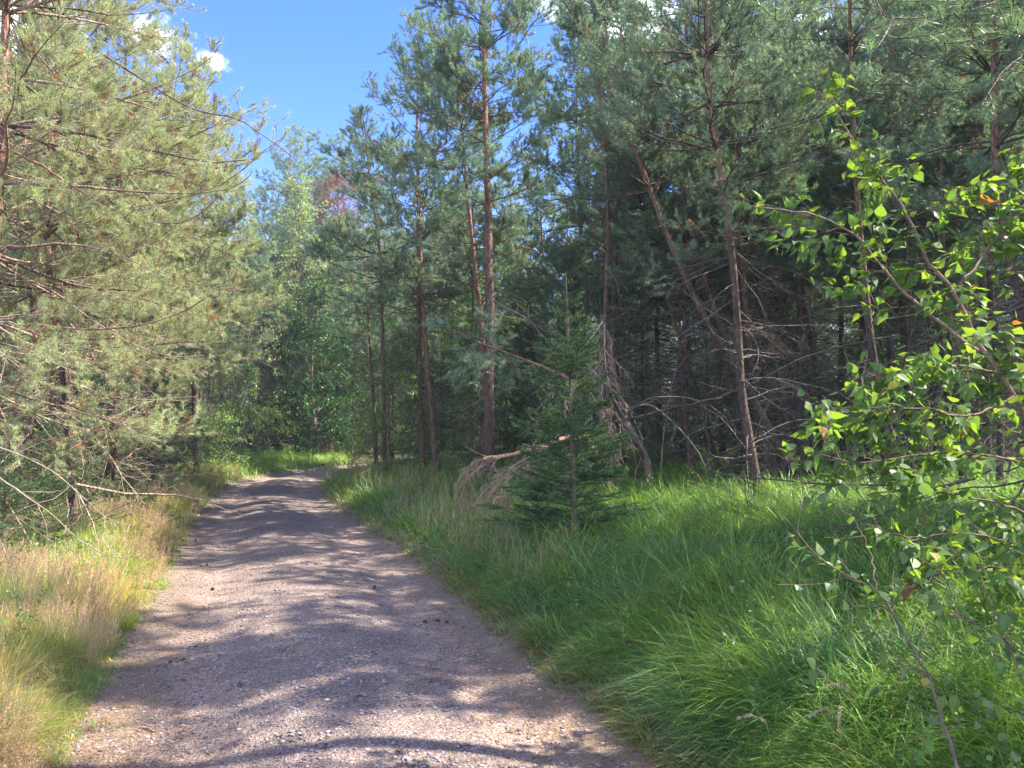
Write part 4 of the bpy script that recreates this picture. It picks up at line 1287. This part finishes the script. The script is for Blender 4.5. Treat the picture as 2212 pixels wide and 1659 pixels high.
def birch(label, stems, seed, leaf=.052, twigs=6.5, per_m=15, sub=4):
    """stems: list of (pixel polyline, depths, r0, r1, leafy-from)"""
    rng = np.random.default_rng(seed)
    wood, fol = MB(), MB()
    root = None
    for k, (pix, dep, r0, r1, s0) in enumerate(stems):
        pts = np.array([P(x, y, d) for (x, y), d in zip(pix, dep)])
        if k == 0:
            z0 = float(gz(pts[:1, 0], pts[:1, 1])[0]) - .04
            pts[0, 2] = z0; root = pts[0].copy()
        n = 22
        tr = spline(pts, n)
        tr[1:-1] += rng.normal(0, .004, (n - 2, 3))
        _tube1(wood, tr - root, r0 + (r1 - r0) * np.linspace(0, 1, n), 8, BIRCHB * (1.0 if r0 > .009 else .5))
        b2, _ = shoots(rng, tr[None], twigs, s0, 1, lambda r, s, Lp: (.16 + .22 * (1 - s)) * r.uniform(.5, 1.4, len(s)), (.5, 1.1), 7, up=.06, wig=.10, flat=.35)
        tubes(wood, b2 - root, np.full((len(b2), 7), .0019) * np.linspace(1, .5, 7)[None], 4, BIRCHB * .55)
        b3, _ = shoots(rng, b2, sub, .2, 1, lambda r, s, Lp: .09 * r.uniform(.5, 1.4, len(s)), (.5, 1.1), 4, up=0, wig=.12, flat=.3, nmin=0)
        if len(b3): tubes(wood, b3 - root, np.full((len(b3), 4), .001), 3, BIRCHB * .5)
        for q, s_ in ((b2, .15), (b3, .2)):
            if len(q):
                leaves(rng, fol, q - root, per_m, leaf, birch_cols, s0=s_, hang=.55, shape=BV, faces=BF, petiole=.32, outc=(wood, np.array([.16, .15, .06])))
        leaves(rng, fol, tr[None] - root, 6, leaf, birch_cols, s0=max(s0, .4), hang=.5, shape=BV, faces=BF, petiole=.35)
    t = thing('birch_tree', label, 'tree', root)
    wood.build('trunk', M_twig, t, smooth=True); fol.build('crown', M_birch, t)
    return t
birch('young birch with sunlit yellow-green leaves arching in from the right edge', [
    ([(2420, 1500), (2300, 1100), (2191, 855), (2171, 808), (2114, 758), (2101, 704), (2057, 627), (2020, 587), (2000, 553), (1967, 470), (1916, 403), (1856, 319), (1805, 235), (1790, 190)],
     [3.9, 3.8, 3.7, 3.7, 3.7, 3.7, 3.65, 3.65, 3.6, 3.6, 3.55, 3.5, 3.5, 3.5], .024, .0022, .42),
    ([(2114, 758), (1997, 671), (1936, 613), (1902, 570), (1839, 503), (1755, 464), (1687, 453), (1620, 445)], [3.7, 3.6, 3.5, 3.45, 3.4, 3.3, 3.2, 3.2], .010, .0018, .25),
    ([(2057, 627), (2120, 560), (2180, 470), (2240, 380)], [3.65, 3.8, 3.9, 4.0], .007, .002, .2),
    ([(1967, 470), (2010, 452), (2080, 448), (2130, 440)], [3.6, 3.55, 3.5, 3.5], .004, .0015, .2),
    ([(2171, 808), (2120, 800), (2030, 780), (1960, 800), (1860, 815)], [3.7, 3.6, 3.5, 3.5, 3.4], .006, .0018, .2),
    ([(2191, 855), (2150, 880), (2080, 900), (1990, 880), (1900, 890), (1780, 900)], [3.7, 3.5, 3.4, 3.3, 3.3, 3.3], .007, .0018, .25),
    ([(2230, 960), (2150, 910), (2050, 870), (1980, 878), (1800, 885)], [3.8, 3.7, 3.6, 3.5, 3.4], .006, .0016, .3),
    ([(2280, 1060), (2200, 1000), (2080, 980), (1960, 985), (1850, 1000), (1740, 975)], [3.85, 3.6, 3.4, 3.3, 3.2, 3.2], .008, .0018, .25),
    ([(2320, 1180), (2240, 1120), (2130, 1080), (2000, 1060), (1880, 1065)], [3.9, 3.6, 3.4, 3.3, 3.3], .008, .0018, .25),
    ([(2340, 1250), (2260, 1200), (2160, 1165), (2050, 1150), (1960, 1170)], [3.9, 3.5, 3.3, 3.2, 3.1], .008, .0018, .25),
    ([(2360, 1380), (2280, 1290), (2180, 1230), (2080, 1235), (1990, 1240)], [3.9, 3.4, 3.2, 3.1, 3.0], .008, .0018, .25),
], 501, per_m=34, twigs=13, sub=8, leaf=.056)
birch('thin dark-stemmed birch sapling leaning up from the lower right corner', [
    ([(2085, 1720), (2067, 1657), (2040, 1570), (2007, 1469), (1973, 1408), (1949, 1361), (1919, 1308), (1896, 1274), (1849, 1250), (1805, 1230), (1755, 1190), (1718, 1146), (1690, 1112)],
     [2.35, 2.4, 2.5, 2.6, 2.65, 2.7, 2.75, 2.75, 2.75, 2.75, 2.75, 2.75, 2.75], .0085, .0015, .42),
    ([(1919, 1308), (1890, 1312), (1860, 1310), (1830, 1325)], [2.75, 2.7, 2.65, 2.6], .0022, .001, .3),
    ([(1896, 1274), (1880, 1200), (1860, 1150), (1835, 1110)], [2.75, 2.85, 2.9, 2.95], .003, .0012, .5),
    ([(2007, 1469), (1990, 1450), (1975, 1452)], [2.6, 2.55, 2.5], .002, .001, .3),
    ([(2350, 1480), (2212, 1410), (2100, 1340), (2020, 1330)], [2.9, 2.8, 2.75, 2.7], .005, .0015, .3),
], 502, twigs=6.5, per_m=16, sub=3, leaf=.042)
birch('small leafy birch sapling low in the grass at the right edge', [
    ([(2300, 1700), (2240, 1560), (2200, 1440), (2150, 1330), (2120, 1250)], [2.5, 2.6, 2.7, 2.8, 2.9], .006, .0016, .2),
    ([(2240, 1560), (2180, 1530), (2140, 1540)], [2.6, 2.5, 2.4], .003, .001, .2),
], 503, twigs=8, per_m=13, sub=3, leaf=.05)

# ------------------------------------------------------------------ near pine whose branches enter at the top right
def branch_pine(label, trunk, r0, branches, seed, nlen=.052, nwid=.0016, per_m=620, tone=None, r=.0055):
    rng = np.random.default_rng(seed)
    wood, fol = MB(), MB()
    tr = spline(trunk, 24)
    trunk_mesh(wood, tr, r0, .03, 12, rng=rng)
    for pts in branches:
        q = spline(np.array(pts), 16)[None]
        L_ = lens(q)[0]
        tubes(wood, q, (r * np.linspace(1.3, .25, 16))[None], 6, TWIG)
        b2, _ = shoots(rng, q, 7, .25, 1, lambda r_, s, Lp: (.10 + .25 * Lp * (1 - s)) * r_.uniform(.6, 1.3, len(s)), (.4, .95), 6, up=.12, wig=.1, flat=.5)
        tubes(wood, b2, np.full((len(b2), 6), .0026), 4, TWIG)
        b3, _ = shoots(rng, b2, 7, .2, 1, lambda r_, s, Lp: .09 * r_.uniform(.6, 1.4, len(s)), (.4, .9), 4, up=.2, wig=.1, flat=.3)
        tubes(wood, b3, np.full((len(b3), 4), .0022), 4, TWIG)
        def cf(n): return (GREEN if tone is None else tone) * rng.uniform(.75, 1.25, (n, 1)) * np.array([1.0, 1.05, .8])
        needles(rng, fol, b3, per_m, nlen, nwid, cf(len(b3)), tip=14)
        needles(rng, fol, b2, per_m, nlen, nwid, cf(len(b2)), s0=.45, tip=14)
    rng2 = np.random.default_rng(seed + 1)
    w2, f2, _, _ = pine_parts(rng2, tr, r0, crown0=.62, n1=36, lmax=1.7, dead=8, per_m=180, nlen=.07, nwid=.006)
    wood.v += []; 
    for a in (w2,):
        off = wood.n
        wood.v += a.v; wood.f += [x + off for x in a.f]; wood.c += a.c; wood.n += a.n
    off = fol.n
    fol.v += f2.v; fol.f += [x + off for x in f2.f]; fol.c += f2.c; fol.n += f2.n
    return make_pine(label, tr[0], wood, fol, GR)
bx, by = 3.35, 3.9
z0 = float(gz(np.array([bx]), np.array([by]))[0]) - .05
branch_pine('near pine at the right whose needle-tufted branches hang into the top corner',
            np.array([[bx, by, z0], [bx + .05, by, 2.5], [bx - .02, by + .1, 5], [bx, by, 9.8]]), .085, [
    [(bx, by, 4.1), P(2130, 12, 3.5), P(2000, 35, 3.35), P(1930, 40, 3.2), P(1850, 15, 3.1), P(1760, 20, 3.1), P(1700, 45, 3.1)],
    [(bx, by, 3.6), P(2140, 70, 3.4), P(2060, 120, 3.3), P(1990, 150, 3.2), P(1930, 160, 3.2)],
    [P(1930, 40, 3.2), P(1920, 60, 3.1), P(1900, 95, 3.0), P(1870, 130, 3.0)],
    [(bx, by, 4.7), P(2150, -80, 3.4), P(1950, -60, 3.2), P(1800, -25, 3.0), P(1690, -10, 2.9)],
    [(bx, by, 3.9), P(2210, 120, 3.3), P(2150, 180, 3.1), P(2120, 230, 3.0)],
], 511)

# ------------------------------------------------------------------ fallen wood, dead brush
def limb(name, label, cat, pts, r0, r1, seed, twigs=4, tl=.5, col=(.20, .17, .15), group=None, sub=4, curl=-.1, n=16, smin=.15, tw_r=.003):
    rng = np.random.default_rng(seed)
    pts = np.array(pts); org = pts[0]
    mb = MB()
    q = spline(pts, n); q[1:-1] += rng.normal(0, r0 * .35, (n - 2, 3))
    _tube1(mb, q - org, (r0 + (r1 - r0) * np.linspace(0, 1, n)) * rng.uniform(.85, 1.2, n), 8, np.array(col))
    if twigs:
        b, _ = shoots(rng, q[None], twigs, smin, 1, lambda r, s, Lp: tl * r.uniform(.3, 1.3, len(s)), (.5, 1.2), 7, up=curl, wig=.16, flat=.3)
        tubes(mb, b - org, np.full((len(b), 7), tw_r) * np.linspace(1.2, .5, 7)[None], 4, np.array(col) * 1.15)
        if sub:
            c, _ = shoots(rng, b, sub, .15, 1, lambda r, s, Lp: tl * .4 * r.uniform(.3, 1.3, len(s)), (.5, 1.2), 5, up=curl, wig=.2, flat=.3)
            tubes(mb, c - org, np.full((len(c), 5), tw_r * .6), 3, np.array(col) * 1.15)
    o = mb.build(name, M_bark if r0 > .02 else M_twig)
    o.location = tuple(float(v) for v in org)
    return tag(o, label, cat, group)

# heap of dead brown brush left of the young spruce, with its pale split stem
def brush(name, label, mains, seed, col, fol_col, org, tl=.6, n2=9, n3=9, per_m=260, r=.01, nlen=.035, nwid=.005, droop=-.5):
    rng = np.random.default_rng(seed)
    wood, fol = MB(), MB()
    t = thing(name, label, 'dead tree', org)
    for pts in mains:
        q = spline(np.array(pts), 14)[None]
        tubes(wood, q - org, r * np.linspace(1.2, .35, 14)[None], 6, np.array(col))
        b, _ = shoots(rng, q, n2, .1, 1, lambda r_, s, Lp: tl * r_.uniform(.4, 1.3, len(s)), (.4, 1.2), 8, up=droop, wig=.12, flat=.2)
        tubes(wood, b - org, np.full((len(b), 8), .004) * np.linspace(1, .4, 8)[None], 4, np.array(col))
        c, _ = shoots(rng, b, n3, .1, 1, lambda r_, s, Lp: tl * .35 * r_.uniform(.4, 1.3, len(s)), (.3, 1.0), 5, up=droop * .8, wig=.15, flat=.2)
        tubes(wood, c - org, np.full((len(c), 5), .0018), 3, np.array(col))
        for z in (b, c):
            cc = np.array(fol_col) * rng.uniform(.6, 1.25, (len(z), 1))
            needles(rng, fol, z - org, per_m, nlen, nwid, cc, spread=(.3, .9))
    wood.build('branches', M_twig, t); fol.build('dry_needles', M_dead, t)
    return t
o_ = gp(1040, 9.0)
brush('dead_brush', 'drooping heap of dead brown conifer branches left of the young spruce', [
    [P(1178, 958, 9.00), P(1122, 977, 9.10), P(1074, 986, 9.20), P(1022, 999, 9.20), P(1002, 1056, 9.20)],
    [P(1170, 973, 8.70), P(1122, 999, 8.80), P(1082, 1026, 8.90), P(1042, 1067, 8.90)],
    [P(1210, 936, 9.30), P(1170, 973, 9.30), P(1130, 1010, 9.30), P(1082, 1048, 9.30), P(1026, 1078, 9.30)],
    [P(1234, 980, 9.00), P(1178, 1010, 9.00), P(1130, 1040, 9.00), P(1098, 1070, 9.00)],
    [P(1274, 1010, 9.30), P(1210, 1026, 9.20), P(1154, 1056, 9.10)],
], 601, (.34, .26, .19), (.42, .32, .23), o_, n2=17, tl=.34, nwid=.006)
limb('split_log', 'freshly split orange-tan stem end lying over the dead brush heap', 'log', [P(1274, 936, 9.70), P(1122, 978, 9.10), P(1074, 986, 9.00), P(1044, 992, 8.90)], .035, .018, 602, twigs=1.2, tl=.3, col=(.62, .38, .21), sub=0)
# snapped pine above the heap with hanging dead crown
brush('dead_pine_top', 'broken pine top with grey-brown curled twigs hanging behind the young spruce', [
    [P(1305, 690, 11.2), P(1270, 740, 11.1), P(1220, 800, 11), P(1190, 870, 11), P(1170, 940, 11)],
    [P(1305, 700, 11.2), P(1310, 800, 11.2), P(1330, 880, 11.1), P(1345, 950, 11)],
    [P(1260, 780, 11.1), P(1310, 830, 11.1), P(1350, 870, 11.2), P(1390, 950, 11.2)],
    [P(1240, 800, 11), P(1220, 860, 10.8), P(1250, 930, 10.8), P(1290, 980, 10.8)],
    [P(1250, 820, 11), P(1290, 870, 10.9), P(1310, 930, 10.9)],
], 603, (.38, .29, .22), (.44, .33, .25), gp(1330, 11.2), n2=12, tl=.55, droop=-.35, per_m=110)
limb('snapped_pine', 'snapped leaning pine stump trunk rising behind the young spruce', 'tree', [gp(1400, 11.4), P(1385, 970, 11.4), P(1345, 900, 11.4), P(1330, 830, 11.3), P(1312, 740, 11.3), P(1303, 680, 11.2)], .065, .035, 604, twigs=3, tl=.5, col=(.17, .12, .10))
# bowed green-tipped pine trunk hanging to the left
rng = np.random.default_rng(605)
pts = np.array([P(1250, 830, 10.9), P(1200, 805, 11), P(1140, 780, 11.1), P(1080, 757, 11.2), P(1030, 738, 11.2), P(985, 715, 11.2)])
wood, fol = MB(), MB()
org = gp(1250, 10.9)
q = spline(pts, 16)[None]
tubes(wood, q - org, (np.linspace(.032, .008, 16))[None], 7, BARK_HI * .8)
b_, _ = shoots(rng, q, 8, .25, 1, lambda r, s, Lp: .75 * r.uniform(.5, 1.2, len(s)), (.5, 1.2), 8, up=-.25, wig=.1, flat=.2)
tubes(wood, b_ - org, np.full((len(b_), 8), .006) * np.linspace(1, .4, 8)[None], 4, TWIG * 1.3)
c_, _ = shoots(rng, b_, 8, .15, 1, lambda r, s, Lp: .28 * r.uniform(.5, 1.2, len(s)), (.4, 1.0), 5, up=-.05, wig=.1, flat=.3)
d_, _ = shoots(rng, c_, 9, .15, 1, lambda r, s, Lp: .13 * r.uniform(.5, 1.2, len(s)), (.4, 1.0), 4, up=.1, wig=.1, flat=.3)
for z in (c_, d_):
    tubes(wood, z - org, np.full((len(z), z.shape[1]), .0022), 3, TWIG)
    needles(rng, fol, z - org, 240, .06, .0055, GREEN * 1.15 * rng.uniform(.7, 1.2, (len(z), 1)), tip=6)
t = thing('fallen_pine', 'toppled pine trunk slanting down right, its green drooping boughs in front of the central pine', 'tree', org)
wood.build('trunk', M_bark, t); fol.build('crown', M_needle, t)

LIMB_T = .6
LG = 'dead branches and bent stems in the right stand'
LIMBS = [
    ('dead_branch', 'long bare branch slanting up right between the leaning trunks and the birch', [(1560, 855), (1640, 820), (1724, 778), (1771, 761), (1850, 742), (1939, 724)], 8.6, .008, .014, 4, .5, (.15, .13, .11)),
    ('fallen_branch', 'dark fallen branch lying level right of the young spruce', [(1325, 912), (1400, 896), (1478, 876), (1562, 860)], 10.4, .028, .018, 4, .45, (.12, .10, .09)),
    ('bent_stem', 'thin dead stem arching over the dark fallen branch', [(1345, 900), (1400, 862), (1470, 858), (1540, 880), (1600, 940), (1620, 990)], 10.8, .014, .008, 3, .4, (.14, .12, .10)),
    ('bent_stem', 'grey bent stem curving down right into the grass beside the dark fallen branch', [(1340, 885), (1400, 875), (1450, 910), (1500, 965), (1525, 1010)], 10.6, .013, .010, 3, .4, (.24, .20, .17)),
    ('dead_branch', 'low dead branch lying level over the grass left of the birch', [(1519, 1013), (1580, 1028), (1637, 1033), (1771, 1045), (1900, 1048), (2007, 1050)], 5.2, .003, .010, 7, .3, (.15, .12, .10)),
    ('dead_branch', 'dark knotty dead branch sloping down left under the birch', [(2160, 1000), (2080, 1040), (2000, 1060), (1900, 1110), (1810, 1150)], 4.8, .018, .006, 7, .45, (.15, .12, .10)),
    ('dead_branch', 'forked grey dead twig hanging over the grass at the right', [(2060, 1090), (2025, 1125), (1990, 1170), (1950, 1205), (1925, 1225)], 3.9, .006, .003, 6, .3, (.22, .18, .15)),
    ('dead_branch', 'thin straight dead pole leaning between the central pines', [(1188, 745), (1140, 690), (1085, 660), (1055, 640)], 13, .012, .008, 2, .2, (.42, .34, .28)),
    ('dead_branch', 'thick grey branch crossing the right edge behind the birch stem', [(2250, 650), (2180, 672), (2120, 690)], 6.5, .022, .014, 2, .4, (.20, .16, .14)),
    ('leaning_stem', 'dead stem leaning left through the grass right of the young spruce', [(1392, 990), (1370, 950), (1345, 905), (1320, 850)], 9.7, .035, .028, 2, .3, (.17, .13, .11)),
]
for k, (nm, lb, px, D, ra, rb_, tw, tl, col) in enumerate(LIMBS):
    rg = np.random.default_rng(700 + k)
    dd = D + np.cumsum(rg.normal(0, .12, len(px)))
    limb(nm, lb, 'dead wood', [P(a, b, d) for (a, b), d in zip(px, dd)], ra * .85, rb_ * .85, 720 + k, tw, tl, np.array(col) * LIMB_T, LG)
# bare bent stems standing in the shade of the right stand
rg = np.random.default_rng(760)
for k in range(30):
    xd = rg.uniform(1290, 2180); D = rg.uniform(10.5, 17)
    b0 = gp(xd, D); a = rg.uniform(0, 6.283); H = rg.uniform(1.8, 4.2); ln = rg.uniform(.4, 2.4)
    dx, dy = math.cos(a) * ln, math.sin(a) * ln * .6
    limb('bare_stem', 'thin bare dead stem standing ' + where_right(b0[0], D), 'dead wood',
         [b0, b0 + np.array([dx * .15, dy * .15, H * .4]), b0 + np.array([dx * .5, dy * .5, H * .8]), b0 + np.array([dx, dy, H * .95])], rg.uniform(.012, .025), .005, 770 + k,
         3.5, .6, (.17, .14, .12), 'bare stems in the shade of the right stand')

# bare sunlit branches and twigs in front of the left stand
LL = 'bare dead branches along the left verge'
LEFT = [
    ('long straight dead branch lying level across the left pines', [(60, 700), (120, 706), (180, 711), (250, 708), (320, 700), (400, 670), (438, 648)], 7.6, .016, .007, 2.5, .5, (.34, .22, .16)),
    ('dead branch sweeping down right and curling up at its dark tip, left side', [(-20, 585), (50, 600), (130, 640), (210, 700), (290, 745), (370, 770), (440, 768)], 7.8, .014, .005, 4, .6, (.36, .25, .19)),
    ('reddish bough bent in a bow below the sky gap on the left', [(330, 480), (385, 482), (430, 462), (480, 420), (535, 385), (545, 370)], 8.2, .012, .006, 3, .5, (.24, .16, .12)),
    ('dead branch crossing the long level one on the left', [(110, 560), (170, 620), (215, 670), (275, 720), (340, 770), (400, 800)], 8.4, .010, .004, 4, .6, (.36, .27, .2)),
    ('pale arched twig falling over the dry grass on the left', [(-30, 1010), (40, 1060), (110, 1110), (170, 1165), (250, 1205), (330, 1195)], 6.2, .009, .004, 4, .6, (.40, .32, .24)),
    ('pale forked twig hanging above the small spruces on the left', [(-20, 960), (60, 990), (130, 1030), (190, 1085), (240, 1125), (300, 1135)], 6.8, .009, .003, 5, .55, (.42, .34, .26)),
    ('thin pale arching twig beside the thin reddish trunk', [(130, 900), (180, 930), (230, 975), (260, 1020), (310, 1040)], 8.2, .007, .003, 4, .5, (.40, .31, .23)),
    ('curved orange-brown bough at the left edge under the sky', [(-20, 325), (40, 333), (100, 365), (170, 410), (250, 455)], 6.9, .020, .009, 3, .6, (.30, .18, .12)),
    ('dark bough running down right against the sky at the upper left', [(210, 110), (300, 165), (360, 205), (430, 240), (510, 255), (580, 300), (640, 345)], 7.6, .016, .004, 5, .45, (.20, .14, .11)),
]
for k, (lb, px, D, ra, rb_, tw, tl, col) in enumerate(LEFT):
    rg = np.random.default_rng(800 + k)
    dd = D + np.cumsum(rg.normal(0, .1, len(px)))
    limb('dead_branch', lb, 'dead wood', [P(a, b, d) for (a, b), d in zip(px, dd)], ra * .75, rb_ * .8, 820 + k, tw * 1.5, tl * .8, np.array(col) * .72, LL, smin=.1, tw_r=.0022)

# ------------------------------------------------------------------ things lying on the path
M_stone = bark_mat('stone', scale=40, strength=.2, contrast=.2)
def pathz(x, y):
    x = np.atleast_1d(x); y = np.atleast_1d(y)
    return gz(x, y) + .006
def pebbles(seed, n, dr, smin, smax, name, label):
    rng = np.random.default_rng(seed)
    x, y = spread_pts(rng, n * 3, 0, 1700, 2.8, 22)
    d = path_uv(x, y)
    m = (np.abs(d) < dr[1]) & (np.abs(d) >= dr[0]); x, y = x[m][:n], y[m][:n]; n = len(x)
    z = pathz(x, y)
    ico = np.array([[0, 0, .55], [1, 0, 0], [.3, .9, .05], [-.8, .6, 0], [-.85, -.55, .05], [.3, -.95, 0], [0, 0, -.5]])
    fc = np.array([[0, 1, 2], [0, 2, 3], [0, 3, 4], [0, 4, 5], [0, 5, 1], [6, 2, 1], [6, 3, 2], [6, 4, 3], [6, 5, 4], [6, 1, 5]])
    s = smin * (smax / smin) ** (rng.random(n) ** 3)
    a = rng.uniform(0, 6.283, n); ca, sa = np.cos(a), np.sin(a)
    V = ico[None] * rng.uniform(.65, 1.2, (n, 7, 1)) * s[:, None, None]
    V = np.stack([V[..., 0] * ca[:, None] - V[..., 1] * sa[:, None], V[..., 0] * sa[:, None] + V[..., 1] * ca[:, None], V[..., 2] * .7], -1)
    V += np.stack([x, y, z + s * .12], 1)[:, None]
    mb = MB()
    c = np.array([.24, .20, .19]) * rng.uniform(.45, 1.7, (n, 1)) * (1 + rng.normal(0, .05, (n, 3)))
    mb.add(V.reshape(-1, 3), (fc[None] + (np.arange(n) * 7)[:, None, None]).reshape(-1, 3), np.repeat(c, 10, 0))
    tag(mb.build(name, M_stone), label, kind='stuff')
pebbles(901, 34000, (0, 1.5), .0035, .020, 'gravel', 'loose grit and small stones strewn over the path')
# pine cones
rng = np.random.default_rng(910)
def cone_mesh():
    mb = MB()
    L_ = .038
    for k in range(46):
        u = k / 46; a = k * 2.39996
        r_ = .013 * math.sin(math.pi * (.12 + .8 * u)) + .002
        c = np.array([math.cos(a) * r_ * .5, math.sin(a) * r_ * .5, u * L_])
        o_ = np.array([math.cos(a), math.sin(a), .25]); sd = np.array([-math.sin(a), math.cos(a), 0]) * .005
        tip = c + o_ * r_ * .9
        mb.add(np.array([c - sd, c + sd, tip + sd * .6, tip - sd * .6, tip + np.array([0, 0, -.004])]), np.array([[0, 1, 2, 3]]), np.array([.17, .10, .06]))
        mb.add(np.array([tip + sd * .6, tip - sd * .6, c + np.array([0, 0, -.004])]), np.array([[0, 1, 2]]), np.array([.10, .06, .04]))
    return mb
cone0 = None
CONES = [(385, 1412), (407, 1409), (925, 1328), (944, 1326), (963, 1330), (470, 1262), (455, 1208), (430, 1160), (520, 1100), (545, 1065), (810, 1260)]
for k, (a, b) in enumerate(CONES):
    D = CAMZ * F / (b - HZ)
    x = xw(a, D); z = float(pathz(x, D)[0])
    if cone0 is None:
        cone0 = cone_mesh().build('pine_cone', M_twig)
        o = cone0
    else:
        o = cone0.copy(); COL.objects.link(o)
    o.location = (x, D, z + .011)
    o.rotation_euler = (math.pi / 2 + rng.normal(0, .15), 0, rng.uniform(0, 6.283))
    s_ = rng.uniform(.7, .95); o.scale = (s_, s_, s_)
    tag(o, 'small dark pine cone lying on the gravel path', 'pine cone', 'pine cones on the path')
# fallen twigs
STK = [('pale curved twig lying near the right edge of the path', (1005, 1400), .14, .3, (.48, .38, .27), .004), ('short thick bark scrap at the left edge of the path', (335, 1548), .12, -.5, (.30, .19, .12), .008),
       ('thin dark twig near the left wheel track', (455, 1420), .2, .25, (.14, .10, .08), .003), ('small pale stick near the bottom of the path', (1155, 1565), .08, .9, (.46, .37, .26), .004),
       ('pale twig in the dry litter at lower left', (330, 1640), .22, .7, (.38, .30, .22), .004), ('grey stick on the far right side of the path', (870, 1170), .3, .1, (.30, .25, .2), .004),
       ('short stick in the middle of the path', (560, 1368), .12, 0.0, (.42, .33, .24), .003)]
for k, (lb, (a, b), L_, an, col, r_) in enumerate(STK):
    D = CAMZ * F / (b - HZ); x = xw(a, D); z = float(pathz(x, D)[0]) + r_
    dv = np.array([math.cos(an), math.sin(an), 0]) * L_ * .5; c0_ = np.array([x, D, z])
    mb = MB(); q = spline(np.array([c0_ - dv, c0_ + np.array([0, .01, .004]), c0_ + dv]), 9) - c0_
    _tube1(mb, q, np.linspace(r_, r_ * .5, 9), 6, np.array(col))
    o = mb.build('twig', M_twig, smooth=True, origin=(0, 0, 0)); o.location = tuple(c0_)
    tag(o, lb, 'twig', 'twigs on the path')
# brown needle litter and bits along the edges of the path
rng = np.random.default_rng(920)
x, y = spread_pts(rng, 150000, 0, 1800, 2.4, 20)
d = np.abs(path_uv(x, y))
m = (rng.random(len(x)) < np.clip((d - .35) / .7, .06, 1)) & (d < HW + .6)
x, y = x[m], y[m]; n = len(x)
z = gz(x, y) + .010
a = rng.uniform(0, 6.283, n); dv = np.stack([np.cos(a), np.sin(a), rng.normal(.05, .12, n)], 1) * (rng.uniform(.5, 1.4, n) * .032)[:, None]
wv = np.stack([-np.sin(a), np.cos(a), np.zeros(n)], 1) * (.0009 + .00016 * y)[:, None]
c0_ = np.stack([x, y, z + np.abs(rng.normal(0, .003, n))], 1)
V = np.stack([c0_ - dv - wv, c0_ - dv + wv, c0_ + dv], 1)
mb = MB(); mb.add(V.reshape(-1, 3), np.arange(n * 3).reshape(-1, 3), np.array([.34, .22, .12]) * rng.uniform(.5, 1.5, (n, 1)))
tag(mb.build('needle_litter', M_dead), 'dry brown pine needles littering the edges of the path', kind='stuff')

# pale seed stalks in the grass
def seed_stalk(label, px, D, seed):
    rng = np.random.default_rng(seed)
    pts = [gp(px[0][0], D)] + [P(a, b, D) for a, b in px[1:]]
    pts = np.array(pts)
    q = spline(pts, 20)
    st, hd = MB(), MB()
    _tube1(st, q - q[0], np.full(20, .0011), 5, np.array([.34, .30, .16]))
    tl = q[-6:][None]
    n = 150
    p, t = at(tl, np.zeros(n, int), rng.random(n))
    r = nrm(rng.normal(0, 1, (n, 3))); r = nrm(r + t * .8)
    sd = nrm(np.cross(r, rng.normal(0, 1, (n, 3)))) * .0016
    V = np.stack([p - sd, p + sd, p + r * .012], 1) - q[0]
    hd.add(V.reshape(-1, 3), np.arange(n * 3).reshape(-1, 3), np.array([.55, .42, .28]) * rng.uniform(.8, 1.2, (n, 1)))
    t_ = thing('seed_stalk', label, 'grass stalk', q[0], 'pale seed stalks in the grass')
    st.build('stem', M_grass, t_); hd.build('seed_head', M_dead, t_)
SS = [([(1850, 1600), (1838, 1560), (1800, 1480), (1778, 1455), (1757, 1441)], 3.3, 'tallest pale seed head leaning left above the right grass'),
      ([(1850, 1610), (1838, 1520), (1825, 1484), (1800, 1477), (1785, 1483)], 3.2, 'pale seed head nodding left just below the tallest one'),
      ([(1800, 1640), (1800, 1570), (1795, 1540), (1780, 1530), (1750, 1548)], 3.1, 'pale seed head bent left low in the right grass'),
      ([(1960, 1600), (1945, 1490), (1950, 1460), (1962, 1433)], 3.3, 'upright pale seed head beside the leaning birch sapling'),
      ([(1660, 1640), (1660, 1580), (1640, 1552), (1615, 1545), (1592, 1553)], 3.1, 'nodding seed head alone at the left of the others'),
      ([(1830, 1640), (1815, 1590), (1812, 1550), (1817, 1527)], 3.0, 'short upright seed head among the nodding ones'),
      ([(255, 1480), (262, 1420), (290, 1395), (308, 1382)], 4.6, 'pale seed head at the edge of the dry grass, pointing up right'),
      ([(240, 1500), (262, 1440), (300, 1418), (320, 1412)], 4.5, 'pale seed head bowing over the path from the dry grass'),
      ([(330, 1480), (350, 1440), (385, 1434), (404, 1427)], 4.5, 'pale seed head farthest out over the left path edge'),
      ([(200, 1460), (210, 1380), (212, 1340), (216, 1300)], 4.9, 'upright pale seed head in the dry grass on the left')]
for k, (px, D, lb) in enumerate(SS): seed_stalk(lb, px, D, 940 + k)
# thin summer air
m, n, l = new_mat('haze_air')
o_ = n.new('ShaderNodeOutputMaterial'); pv = n.new('ShaderNodeVolumePrincipled')
pv.inputs['Color'].default_value = (.93, .97, 1, 1); pv.inputs['Density'].default_value = HAZE
l.new(pv.outputs[0], o_.inputs['Volume'])
V = np.array([[x, y, z] for z in (-2.5, 21) for y in (-70, 330) for x in (-270, 270)], float)
mb = MB(); mb.add(V, np.array([[0, 2, 3, 1], [4, 5, 7, 6], [0, 1, 5, 4], [2, 6, 7, 3], [0, 4, 6, 2], [1, 3, 7, 5]]), np.zeros(3))
if HAZE > 0: tag(mb.build('haze', m), kind='stuff')
print('TRIS', sum(len(me.polygons) for me in bpy.data.meshes))
